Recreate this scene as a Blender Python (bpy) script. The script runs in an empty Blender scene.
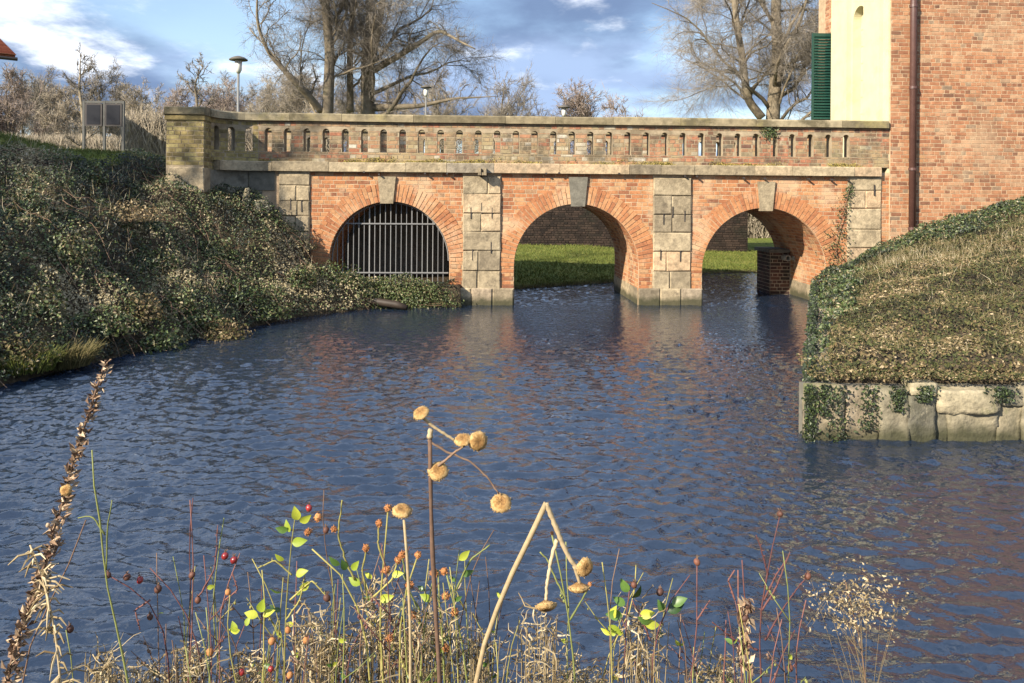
import bpy, math, random
import numpy as np
from mathutils import Matrix, Vector
rng = np.random.default_rng(7)
random.seed(7)
S = bpy.context.scene
COL = S.collection
PI = math.pi
rad = math.radians

# ------------------------------------------------------------------ camera model
FPX, HY, CAMZ, ROLL = 800.0, 197.0, 2.4, 0.0075
PHI = rad(3.0)            # yaw of the bridge
OB = np.array([0.0, 17.8, 0.0])
cr, sr = math.cos(ROLL), math.sin(ROLL)
RIGHT = np.array([cr, 0, sr]); UP = np.array([-sr, 0, cr])
def ray(px, py):
    return (px-512)/FPX*RIGHT + (HY-py)/FPX*UP + np.array([0, 1.0, 0])
def P(px, py, dist):      # a point at a given distance in front of the viewer
    return np.array([0, 0, CAMZ]) + ray(px, py)*dist
cp, sp_ = math.cos(PHI), math.sin(PHI)
def to_local(v):
    return np.array([v[0]*cp+v[1]*sp_, -v[0]*sp_+v[1]*cp, v[2]])
def to_world(u, t, z):
    return np.array([u*cp-t*sp_, u*sp_+t*cp, z]) + OB
CL = to_local(np.array([0, 0, CAMZ])-OB)
def F(px, py, t=0.0):     # (u, z) on the bridge's front plane
    d = to_local(ray(px, py)); k = (t-CL[1])/d[1]; q = CL+d*k
    return q[0], q[2]
def G(px, py, u):         # (t, z) on the plane u = const
    d = to_local(ray(px, py)); k = (u-CL[0])/d[0]; q = CL+d*k
    return q[1], q[2]
U = lambda px, py=200: F(px, py)[0]
Z = lambda py, px=576: F(px, py)[1]

# ------------------------------------------------------------------ numpy value noise
_lat = rng.random((256, 256))
def vnoise(x, y):
    x = np.asarray(x, float); y = np.asarray(y, float)
    xi = np.floor(x).astype(int); yi = np.floor(y).astype(int)
    fx = x-xi; fy = y-yi
    fx = fx*fx*(3-2*fx); fy = fy*fy*(3-2*fy)
    a = _lat[xi % 256, yi % 256]; b = _lat[(xi+1) % 256, yi % 256]
    c = _lat[xi % 256, (yi+1) % 256]; d = _lat[(xi+1) % 256, (yi+1) % 256]
    return (a*(1-fx)+b*fx)*(1-fy)+(c*(1-fx)+d*fx)*fy
def fbm(x, y, o=4):
    s = 0; a = .5; n = 0
    for i in range(o):
        s = s+a*vnoise(x*2**i+17*i, y*2**i+31*i); n += a; a *= .5
    return s/n
def smooth(a, b, x):
    t = np.clip((x-a)/(b-a), 0, 1); return t*t*(3-2*t)

# ------------------------------------------------------------------ mesh builder
class MB:
    def __init__(s): s.v = []; s.f = []; s.t = []; s.n = 0
    def add(s, V, Fc, tone=None):
        """V (n,3), Fc (m,k) arrays, tone per face"""
        V = np.asarray(V, float).reshape(-1, 3); Fc = np.asarray(Fc, int)
        s.v.append(V); s.f.append(Fc+s.n); s.n += len(V)
        if tone is None: tone = .5
        s.t.append(np.broadcast_to(np.asarray(tone, float), (len(Fc),)))
    def box(s, c, size, tone=None, jit=0.0, rot=None):
        x, y, z = np.array(size)/2
        V = np.array([[-x,-y,-z],[x,-y,-z],[x,y,-z],[-x,y,-z],[-x,-y,z],[x,-y,z],[x,y,z],[-x,y,z]])
        if jit: V = V+rng.uniform(-jit, jit, V.shape)
        if rot is not None: V = V@np.array(rot).T
        s.add(V+np.array(c), [[0,3,2,1],[4,5,6,7],[0,1,5,4],[1,2,6,5],[2,3,7,6],[3,0,4,7]], tone)
    def block(s, x0, x1, y0, y1, z0, z1, tone=None, jit=0.0, bev=0.0):
        if not bev:
            s.box(((x0+x1)/2, (y0+y1)/2, (z0+z1)/2), (x1-x0, y1-y0, z1-z0), tone, jit); return
        # block whose front face (y0 side) has worn, chamfered edges
        b = bev; j = lambda: rng.uniform(-jit, jit, 3)
        A = [[x0,y0+b,z0],[x1,y0+b,z0],[x1,y0+b,z1],[x0,y0+b,z1]]
        B = [[x0+b,y0,z0+b],[x1-b,y0,z0+b],[x1-b,y0,z1-b],[x0+b,y0,z1-b]]
        Cc = [[x0,y1,z0],[x1,y1,z0],[x1,y1,z1],[x0,y1,z1]]
        V = np.array(A+B+Cc, float); V[:8] += rng.uniform(-jit, jit, (8, 3))
        Fc = [[4,5,6,7]]
        for i in range(4):
            k = (i+1) % 4
            Fc += [[i,k,4+k,4+i],[8+i,8+k,k,i]]
        Fc += [[11,10,9,8]]
        s.add(V, Fc, tone)
    def quad(s, a, b, c, d, tone=None): s.add([a,b,c,d], [[0,1,2,3]], tone)
    def tube(s, pts, r, n=6, tone=None, cap=True):
        pts = np.asarray(pts, float); K = len(pts)
        r = np.broadcast_to(np.asarray(r, float), (K,))
        V = tube_verts(pts[None], r[None], n)[0]
        i = np.arange(K-1)[:, None]*n; j = np.arange(n)[None]; j2 = (j+1) % n
        Fc = np.stack([i+j, i+j2, i+n+j2, i+n+j], -1).reshape(-1, 4)
        s.add(V.reshape(-1, 3), Fc, tone)
        if cap and n > 2:
            c0 = s.n-K*n
            for base, rev in ((0, True), ((K-1)*n, False)):
                idx = [c0+base+q for q in range(n)]
                if rev: idx = idx[::-1]
                s.f.append(np.array([idx])); s.t.append(np.full(1, .5 if tone is None else float(np.mean(tone))))
    def build(s, name, mat, parent=None, smooth_=False, loc=None):
        me = bpy.data.meshes.new(name)
        V = np.concatenate(s.v)
        if loc is not None: V = V-np.array(loc)
        me.vertices.add(len(V)); me.vertices.foreach_set('co', V.astype(np.float32).ravel())
        cnt = np.concatenate([np.full(len(f), f.shape[1]) for f in s.f])
        idx = np.concatenate([f.ravel() for f in s.f])
        me.loops.add(len(idx)); me.loops.foreach_set('vertex_index', idx.astype(np.int32))
        me.polygons.add(len(cnt))
        st = np.concatenate([[0], np.cumsum(cnt)[:-1]])
        me.polygons.foreach_set('loop_start', st.astype(np.int32))
        at = me.attributes.new('tone', 'FLOAT', 'FACE')
        at.data.foreach_set('value', np.concatenate(s.t).astype(np.float32))
        me.polygons.foreach_set('use_smooth', np.full(len(cnt), bool(smooth_)))
        me.update(calc_edges=True); me.validate()
        if mat: me.materials.append(mat)
        o = bpy.data.objects.new(name, me); COL.objects.link(o)
        if parent: o.parent = parent
        if loc is not None: o.location = loc
        return o
def tube_verts(Pt, R, n):
    """Pt (N,K,3), R (N,K) -> (N,K,n,3)"""
    T = np.gradient(Pt, axis=1); T /= np.linalg.norm(T, axis=2, keepdims=True)+1e-12
    ref = np.where(np.abs(T[:, :1, 2:3]) > .9, np.array([1., 0, 0]), np.array([0, 0, 1.]))
    A = np.cross(T, np.broadcast_to(ref, T.shape)); A /= np.linalg.norm(A, axis=2, keepdims=True)+1e-12
    B = np.cross(T, A)
    th = np.arange(n)/n*2*PI
    return Pt[:, :, None]+R[:, :, None, None]*(A[:, :, None]*np.cos(th)[None, None, :, None]+B[:, :, None]*np.sin(th)[None, None, :, None])
def tubes(mb, Pt, R, n=3, tone=None):
    N, K, _ = Pt.shape
    if N == 0: return
    V = tube_verts(Pt, R, n).reshape(-1, 3)
    b = (np.arange(N)*K*n)[:, None, None]; i = (np.arange(K-1)*n)[None, :, None]; j = np.arange(n)[None, None]; j2 = (j+1) % n
    Fc = np.stack([b+i+j, b+i+j2, b+i+n+j2, b+i+n+j], -1).reshape(-1, 4)
    if tone is None: tone = rng.random(N)
    mb.add(V, Fc, np.repeat(np.asarray(tone, float), (K-1)*n))
def leaves(mb, pos, nrm, size, tone, asp=.62, fold=.25, tip=None):
    """kite leaves with a folded midrib; nrm is where the blade looks"""
    N = len(pos)
    nrm = nrm/(np.linalg.norm(nrm, axis=1, keepdims=True)+1e-9)
    a = rng.normal(size=(N, 3)) if tip is None else tip
    a = a-nrm*np.sum(a*nrm, 1, keepdims=True); a /= np.linalg.norm(a, axis=1, keepdims=True)+1e-9
    b = np.cross(nrm, a); s = np.broadcast_to(size, (N,))[:, None]
    w = s*asp*.5
    V = np.stack([pos-a*s*.5, pos-a*s*.08+b*w+nrm*s*fold*.5, pos+a*s*.5, pos-a*s*.08-b*w+nrm*s*fold*.5], 1)
    V = V.reshape(-1, 3); k = (np.arange(N)*4)[:, None]
    Fc = np.concatenate([k+np.array([[0, 2, 1]]), k+np.array([[0, 3, 2]])], 0)
    mb.add(V, Fc, np.concatenate([tone, tone]))

# ------------------------------------------------------------------ things
def tag(o, label=None, cat=None, group=None, kind=None):
    if label: o['label'] = label
    if cat: o['category'] = cat
    if group: o['group'] = group
    if kind: o['kind'] = kind
    return o
def thing(name, loc, label, cat, group=None, rz=0.0):
    o = bpy.data.objects.new(name, None); COL.objects.link(o)
    o.location = loc; o.rotation_euler = (0, 0, rz); o.empty_display_size = .2
    return tag(o, label, cat, group)

# ------------------------------------------------------------------ materials
def nn(nt, typ, **kw):
    n = nt.nodes.new(typ)
    for k, v in kw.items():
        if k.startswith('i_'):
            n.inputs[k[2:].replace('_', ' ')].default_value = v
        else: setattr(n, k, v)
    return n
def ramp(nt, stops, interp='LINEAR'):
    r = nt.nodes.new('ShaderNodeValToRGB'); e = r.color_ramp; e.interpolation = interp
    while len(e.elements) < len(stops): e.elements.new(.5)
    for el, (p, c) in zip(e.elements, stops):
        el.position = p; el.color = (*c, 1) if len(c) == 3 else c
    return r
def mixc(nt, fac, a, b, mode='MIX'):
    m = nt.nodes.new('ShaderNodeMix'); m.data_type = 'RGBA'; m.blend_type = mode
    for sock, v in ((m.inputs[0], fac), (m.inputs[6], a), (m.inputs[7], b)):
        if hasattr(v, 'is_linked') or hasattr(v, 'links'): nt.links.new(v, sock)
        elif isinstance(v, (int, float)): sock.default_value = v
        else: sock.default_value = (*v, 1)
    return m.outputs[2]
def tone_mat(name, stops, rough=.85, var=.35, vscale=9.0, stains=(), bump=.0, bscale=40.0, sub=0.0, spec=.3, interp='LINEAR', coord='Position'):
    """per-piece tone -> colour, broken up by noise, with stains (colour, scale, threshold, amount, seed)"""
    m = bpy.data.materials.new(name); m.use_nodes = True; nt = m.node_tree
    bs = nt.nodes['Principled BSDF']; bs.inputs['Roughness'].default_value = rough
    bs.inputs['Specular IOR Level'].default_value = spec
    at = nn(nt, 'ShaderNodeAttribute', attribute_name='tone')
    rp = ramp(nt, stops, interp); nt.links.new(at.outputs['Fac'], rp.inputs[0])
    ge = nn(nt, 'ShaderNodeNewGeometry'); pos = ge.outputs['Position']
    col = rp.outputs[0]
    if var:
        no = nn(nt, 'ShaderNodeTexNoise', i_Scale=vscale, i_Detail=6.0, i_Roughness=.65); nt.links.new(pos, no.inputs['Vector'])
        r2 = ramp(nt, [(.25, (1-var,)*3), (.75, (1+var*.6,)*3)]); nt.links.new(no.outputs['Fac'], r2.inputs[0])
        col = mixc(nt, 1.0, col, r2.outputs[0], 'MULTIPLY')
    for (c, sc, th, amt, seed) in stains:
        mp = nn(nt, 'ShaderNodeMapping'); mp.inputs['Location'].default_value = (seed*3.1, seed*1.7, seed*2.3); nt.links.new(pos, mp.inputs['Vector'])
        no = nn(nt, 'ShaderNodeTexNoise', i_Scale=sc, i_Detail=7.0, i_Roughness=.7); nt.links.new(mp.outputs[0], no.inputs['Vector'])
        mr = nn(nt, 'ShaderNodeMapRange'); mr.inputs['From Min'].default_value = th; mr.inputs['From Max'].default_value = th+.12; mr.inputs['To Max'].default_value = amt
        nt.links.new(no.outputs['Fac'], mr.inputs['Value'])
        col = mixc(nt, mr.outputs[0], col, c)
    nt.links.new(col, bs.inputs['Base Color'])
    if bump:
        nb = nn(nt, 'ShaderNodeTexNoise', i_Scale=bscale, i_Detail=5.0); nt.links.new(pos, nb.inputs['Vector'])
        b = nn(nt, 'ShaderNodeBump', i_Strength=.8, i_Distance=bump); nt.links.new(nb.outputs['Fac'], b.inputs['Height'])
        nt.links.new(b.outputs[0], bs.inputs['Normal'])
    if sub:
        tr = nn(nt, 'ShaderNodeBsdfTranslucent'); nt.links.new(col, tr.inputs['Color'])
        ms = nn(nt, 'ShaderNodeMixShader', i_Fac=sub); nt.links.new(bs.outputs[0], ms.inputs[1]); nt.links.new(tr.outputs[0], ms.inputs[2])
        nt.links.new(ms.outputs[0], nt.nodes['Material Output'].inputs['Surface'])
    return m
def waterline(m, top):
    """dark algae on what the water wets"""
    nt = m.node_tree; bs = nt.nodes['Principled BSDF']; src = bs.inputs['Base Color'].links[0].from_socket
    ge = nn(nt, 'ShaderNodeNewGeometry'); sx = nn(nt, 'ShaderNodeSeparateXYZ'); nt.links.new(ge.outputs['Position'], sx.inputs[0])
    no = nn(nt, 'ShaderNodeTexNoise', i_Scale=5.0, i_Detail=5.0); nt.links.new(ge.outputs['Position'], no.inputs['Vector'])
    ma = nn(nt, 'ShaderNodeMath', operation='MULTIPLY_ADD'); ma.inputs[1].default_value = -.22; nt.links.new(no.outputs['Fac'], ma.inputs[0]); nt.links.new(sx.outputs['Z'], ma.inputs[2])
    mr = nn(nt, 'ShaderNodeMapRange'); mr.inputs['From Min'].default_value = top-.16; mr.inputs['From Max'].default_value = top-.03; mr.inputs['To Min'].default_value = .88; mr.inputs['To Max'].default_value = 0
    nt.links.new(ma.outputs[0], mr.inputs['Value']); nt.links.new(mixc(nt, mr.outputs[0], src, (.035, .036, .016)), bs.inputs['Base Color'])
M = {}
RED = [(0, (.19, .08, .043)), (.15, (.28, .112, .052)), (.45, (.36, .153, .066)), (.7, (.40, .188, .082)), (.88, (.41, .24, .12)), (1, (.25, .145, .082))]
M['brick'] = tone_mat('red_brick', RED, .9, .4, 14, [((.50, .37, .23), 1.3, .50, .55, 1), ((.36, .27, .10), 1.0, .60, .5, 4), ((.13, .08, .055), 2.6, .60, .55, 9)], .004, 60)
M['brick_house'] = tone_mat('house_brick', [(0, (.15, .075, .045)), (.12, (.24, .105, .055)), (.45, (.32, .145, .072)), (.75, (.365, .185, .095)), (.94, (.38, .235, .135)), (1, (.19, .135, .09))], .9, .4, 8, [((.46, .34, .21), .8, .54, .5, 2), ((.17, .10, .06), .45, .52, .45, 16), ((.30, .25, .09), .6, .64, .55, 6)], .004, 60)
M['brick_old'] = tone_mat('weathered_brick', [(0, (.09, .055, .042)), (.2, (.22, .10, .06)), (.45, (.36, .155, .085)), (.68, (.32, .215, .12)), (.85, (.25, .20, .12)), (1, (.48, .43, .34))], .95, .5, 10, [((.29, .245, .13), .8, .49, .7, 3), ((.075, .062, .042), 1.5, .48, .8, 7), ((.50, .44, .34), 2.3, .62, .6, 5)], .006, 50)
M['brick_moss'] = tone_mat('mossy_brick', [(0, (.12, .095, .045)), (.5, (.26, .20, .08)), (1, (.34, .28, .12))], .95, .5, 10, [((.075, .065, .035), 1.9, .55, .7, 7), ((.40, .33, .12), 1.1, .58, .6, 5)], .006, 50)
M['brick_dark'] = tone_mat('abutment_shade_brick', [(0, (.035, .02, .016)), (1, (.12, .055, .035))], .9, .5, 10, [((.03, .03, .018), 1.5, .5, .7, 3)], .005, 50)  # brick darkened to paint in the shadow on the inner abutment
M['brick_shade'] = tone_mat('shade_dark_brick', [(0, (.014, .010, .008)), (1, (.045, .030, .022))], .9, .5, 5, [((.012, .014, .008), 1.2, .5, .7, 3), ((.07, .055, .04), 2.2, .62, .5, 13)], .01, 30)  # near-black brick, the garden wall's shade put into its colour
M['mortar'] = tone_mat('lime_mortar', [(0, (.42, .31, .195)), (1, (.42, .31, .195))], .95, .4, 6, [((.22, .16, .10), 1.4, .55, .6, 2)], .003, 80)
M['mortar_old'] = tone_mat('stained_mortar', [(0, (.31, .25, .165)), (1, (.31, .25, .165))], .95, .45, 6, [((.13, .10, .06), 1.4, .5, .7, 2)], .003, 80)
STN = [(0, (.17, .14, .095)), (.35, (.29, .235, .15)), (.7, (.39, .315, .20)), (.9, (.42, .30, .18)), (1, (.23, .20, .15))]
M['stone'] = tone_mat('dressed_stone', STN, .9, .55, 9, [((.15, .12, .075), 2.2, .52, .65, 3), ((.48, .40, .26), 1.4, .56, .5, 8), ((.075, .06, .042), 4.0, .58, .7, 12)], .012, 26)
waterline(M['stone'], .14)
M['coping'] = tone_mat('coping_stone', [(0, (.15, .125, .075)), (.5, (.23, .19, .115)), (1, (.31, .26, .165))], .95, .45, 6, [((.075, .065, .035), 1.6, .48, .8, 3), ((.30, .25, .10), 1.0, .55, .6, 11), ((.42, .37, .27), 3.5, .62, .5, 21)], .006, 30)
M['darkstone'] = tone_mat('dark_stone', [(0, (.10, .095, .075)), (1, (.24, .22, .17))], .95, .4, 9, [((.05, .045, .035), 2.5, .55, .6, 3)], .006, 30)
M['oldwall'] = tone_mat('shade_dark_masonry', [(0, (.018, .014, .011)), (1, (.028, .022, .017))], .95, .5, 6, [((.05, .038, .028), 3.0, .6, .6, 3)], .02, 12)  # garden wall core, darkened to stand for shade
M['rubble'] = tone_mat('granite_block', [(0, (.11, .105, .08)), (.4, (.18, .16, .11)), (.7, (.25, .215, .14)), (.85, (.22, .17, .12)), (1, (.31, .27, .175))], .9, .5, 9, [((.085, .08, .05), 2.2, .50, .7, 3), ((.10, .115, .035), 1.6, .58, .7, 9), ((.46, .40, .27), 4.0, .58, .5, 5), ((.055, .05, .035), 7.0, .60, .7, 15)], .02, 22)
waterline(M['rubble'], .10)
M['moss'] = tone_mat('yellow_moss', [(0, (.10, .09, .025)), (.6, (.26, .205, .05)), (1, (.42, .34, .09))], .95, .3, 20)
M['plaster_w'] = tone_mat('old_whitewash', [(0, (.5, .46, .38)), (1, (.5, .46, .38))], .95, .4, 14, [((.36, .2, .12), 9, .58, .8, 2)])
M['iron'] = tone_mat('dark_iron', [(0, (.03, .026, .024)), (1, (.045, .035, .03))], .6, .3, 30, [], 0, 1, 0, .4)
M['grille'] = tone_mat('grey_iron_bar', [(0, (.13, .13, .13)), (1, (.22, .22, .21))], .55, .2, 30, [], 0, 1, 0, .5)
M['plaster'] = tone_mat('pale_yellow_plaster', [(0, (.47, .43, .265)), (1, (.54, .495, .31))], .8, .14, 2.5, [((.44, .38, .20), 1.6, .55, .5, 3), ((.40, .34, .21), 7.0, .64, .4, 9)], .001, 40)
M['louvre'] = tone_mat('green_louvre_paint', [(0, (.006, .035, .026)), (1, (.012, .055, .04))], .45, .2, 20, [], 0, 1, 0, .5)
M['pipe'] = tone_mat('brown_downpipe', [(0, (.075, .036, .028)), (1, (.09, .045, .036))], .45, .25, 8, [], 0, 1, 0, .5)
M['paving'] = tone_mat('deck_paving', [(0, (.18, .16, .13)), (1, (.26, .23, .19))], .9, .4, 8)
M['tile'] = tone_mat('clay_roof_tile', [(0, (.26, .085, .045)), (1, (.40, .15, .08))], .85, .35, 12)
M['render'] = tone_mat('cream_render', [(0, (.6, .55, .42)), (1, (.62, .57, .45))], .9, .15, 3)
M['galv'] = tone_mat('galvanised_steel', [(0, (.15, .15, .14)), (1, (.19, .19, .175))], .5, .2, 20, [], 0, 1, 0, .5)
M['panel'] = tone_mat('dark_board_glass', [(0, (.012, .013, .017)), (1, (.02, .022, .028))], .6, .1, 20, [], 0, 1, 0, .12)
M['boardpost'] = tone_mat('weathered_grey_post', [(0, (.07, .07, .062)), (1, (.10, .10, .09))], .7, .3, 12)
M['lamphat'] = tone_mat('weathered_lamp_hat', [(0, (.09, .08, .065)), (1, (.11, .10, .08))], .7, .3, 20)
M['lampglass'] = tone_mat('frosted_lamp_glass', [(0, (.55, .55, .5)), (1, (.6, .6, .55))], .35, .1, 20, [], 0, 1, 0, .5)
M['bark'] = tone_mat('grey_bark', [(0, (.12, .10, .07)), (1, (.25, .205, .14))], .95, .5, 3.0, [((.12, .12, .06), 1.2, .56, .6, 3), ((.42, .37, .27), 2.0, .6, .5, 8)], .03, 8)
M['twig'] = tone_mat('pale_twig', [(0, (.085, .072, .058)), (.5, (.19, .165, .13)), (1, (.34, .30, .24))], .95, .2, 2)
M['twig_red'] = tone_mat('reddish_twig', [(0, (.15, .115, .09)), (1, (.36, .29, .24))], .95, .2, 2)
M['twig_hedge'] = tone_mat('hedge_twig', [(0, (.15, .125, .09)), (.6, (.30, .255, .19)), (1, (.42, .365, .275))], .95, .2, 2)
IVY = [(0, (.010, .015, .006)), (.25, (.026, .040, .013)), (.45, (.060, .092, .022)), (.60, (.135, .17, .055)), (.72, (.17, .14, .07)), (.86, (.235, .19, .095)), (1, (.36, .30, .17))]
M['ivy'] = tone_mat('ivy_leaf', IVY, .5, .2, 6, [], 0, 1, .18, .5)
M['litter'] = tone_mat('dead_leaf_and_green', [(0, (.018, .018, .008)), (.25, (.045, .052, .016)), (.45, (.085, .088, .026)), (.6, (.13, .095, .042)), (.8, (.22, .16, .08)), (1, (.40, .32, .19))], .75, .2, 6, [], 0, 1, .15, .3)
M['drygrass'] = tone_mat('dry_grass', [(0, (.07, .06, .02)), (.25, (.16, .13, .055)), (.5, (.32, .26, .145)), (1, (.55, .48, .33))], .8, .2, 6, [], 0, 1, .2, .3)
M['olivegrass'] = tone_mat('olive_grass', [(0, (.05, .05, .015)), (.6, (.13, .115, .04)), (1, (.24, .19, .085))], .8, .2, 6, [], 0, 1, .2, .3)
M['greengrass'] = tone_mat('green_grass', [(0, (.04, .055, .01)), (.5, (.125, .155, .026)), (1, (.26, .24, .07))], .7, .2, 6, [], 0, 1, .2, .3)
# close plants
M['stem_brown'] = tone_mat('brown_stem', [(0, (.085, .048, .032)), (1, (.21, .135, .085))], .8, .4, 90)
M['wetlog'] = tone_mat('wet_dark_wood', [(0, (.02, .014, .01)), (1, (.045, .032, .022))], .6, .4, 12)
M['stem_red'] = tone_mat('purple_brown_stem', [(0, (.085, .032, .03)), (1, (.19, .085, .065))], .7, .4, 90)
M['stem_pale'] = tone_mat('straw_stem', [(0, (.30, .225, .12)), (1, (.46, .37, .225))], .75, .3, 120)
M['stem_green'] = tone_mat('green_stem', [(0, (.11, .13, .035)), (1, (.24, .25, .075))], .6, .3, 90)
M['stem_olive'] = tone_mat('olive_stem', [(0, (.16, .15, .04)), (1, (.33, .29, .085))], .7, .3, 90)
M['head'] = tone_mat('dried_flower_head', [(0, (.14, .065, .022)), (.5, (.30, .17, .056)), (1, (.46, .315, .135))], .9, .35, 400, [], .0015, 900)
M['orange'] = tone_mat('orange_seed_head', [(0, (.27, .105, .035)), (1, (.46, .21, .075))], .8, .35, 300, [], .0008, 900)
M['hip'] = tone_mat('red_rose_hip', [(0, (.15, .014, .016)), (1, (.29, .03, .026))], .3, .2, 90, [], 0, 1, 0, .5)
M['hip_dark'] = tone_mat('shrivelled_brown_hip', [(0, (.06, .03, .022)), (1, (.15, .06, .035))], .6, .3, 150)
M['leaf_yellow'] = tone_mat('yellow_green_leaf', [(0, (.24, .33, .03)), (1, (.50, .52, .06))], .5, .25, 70, [], 0, 1, .35, .4)
M['leaf_dark'] = tone_mat('dark_green_leaf', [(0, (.025, .06, .014)), (1, (.13, .23, .045))], .4, .25, 70, [], 0, 1, .2, .5)
M['pod'] = tone_mat('brown_seed_pod', [(0, (.085, .045, .03)), (.6, (.27, .18, .11)), (1, (.48, .37, .24))], .8, .3, 120)
M['straw'] = tone_mat('bleached_straw', [(0, (.13, .09, .04)), (.5, (.33, .255, .135)), (1, (.52, .43, .27))], .8, .2, 60, [], 0, 1, .15, .3)
# darkness of the vault bricks comes from real shade

# ground material: soil with litter, lawn by attribute
def ground_mat():
    m = bpy.data.materials.new('soil_and_lawn'); m.use_nodes = True; nt = m.node_tree; bs = nt.nodes['Principled BSDF']
    bs.inputs['Roughness'].default_value = .95; bs.inputs['Specular IOR Level'].default_value = .2
    ge = nn(nt, 'ShaderNodeNewGeometry'); at = nn(nt, 'ShaderNodeAttribute', attribute_name='grass')
    n1 = nn(nt, 'ShaderNodeTexNoise', i_Scale=11.0, i_Detail=8.0, i_Roughness=.7); nt.links.new(ge.outputs['Position'], n1.inputs['Vector'])
    n2 = nn(nt, 'ShaderNodeTexNoise', i_Scale=1.6, i_Detail=6.0, i_Roughness=.65); nt.links.new(ge.outputs['Position'], n2.inputs['Vector'])
    soil = ramp(nt, [(.3, (.022, .017, .011)), (.5, (.055, .042, .025)), (.68, (.13, .10, .06))]); nt.links.new(n1.outputs['Fac'], soil.inputs[0])
    gr = ramp(nt, [(.3, (.06, .08, .014)), (.48, (.12, .15, .026)), (.6, (.17, .18, .04)), (.72, (.22, .19, .07))]); nt.links.new(n2.outputs['Fac'], gr.inputs[0])
    g2 = ramp(nt, [(.3, (.6, .6, .6)), (.7, (1.25, 1.25, 1.2))]); nt.links.new(n1.outputs['Fac'], g2.inputs[0])
    g = mixc(nt, 1.0, gr.outputs[0], g2.outputs[0], 'MULTIPLY')
    c = mixc(nt, at.outputs['Fac'], soil.outputs[0], g); nt.links.new(c, bs.inputs['Base Color'])
    n3 = nn(nt, 'ShaderNodeTexNoise', i_Scale=35.0, i_Detail=6.0); nt.links.new(ge.outputs['Position'], n3.inputs['Vector'])
    b = nn(nt, 'ShaderNodeBump', i_Strength=1.0, i_Distance=.05); nt.links.new(n3.outputs['Fac'], b.inputs['Height']); nt.links.new(b.outputs[0], bs.inputs['Normal'])
    return m
def water_mat():
    m = bpy.data.materials.new('moat_water'); m.use_nodes = True; nt = m.node_tree; bs = nt.nodes['Principled BSDF']
    bs.inputs['Base Color'].default_value = (.010, .018, .034, 1); bs.inputs['Roughness'].default_value = .025
    bs.inputs['IOR'].default_value = 1.75; bs.inputs['Specular IOR Level'].default_value = .5
    ge = nn(nt, 'ShaderNodeNewGeometry')
    def layer(sc, stretch, det, rot, dist=0.0):
        mp = nn(nt, 'ShaderNodeMapping'); mp.inputs['Scale'].default_value = (1/stretch, 1, 1); mp.inputs['Rotation'].default_value = (0, 0, rot)
        nt.links.new(ge.outputs['Position'], mp.inputs['Vector'])
        n = nn(nt, 'ShaderNodeTexNoise', i_Scale=sc, i_Detail=det, i_Roughness=.5, i_Distortion=dist); nt.links.new(mp.outputs[0], n.inputs['Vector']); return n.outputs['Fac']
    b = nn(nt, 'ShaderNodeBump', i_Strength=1.0, i_Distance=.009); nt.links.new(layer(22.0, 1.6, 2.5, -.12, .3), b.inputs['Height'])
    nt.links.new(b.outputs[0], bs.inputs['Normal'])
    return m
M['ground'] = ground_mat(); M['water'] = water_mat()

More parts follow.
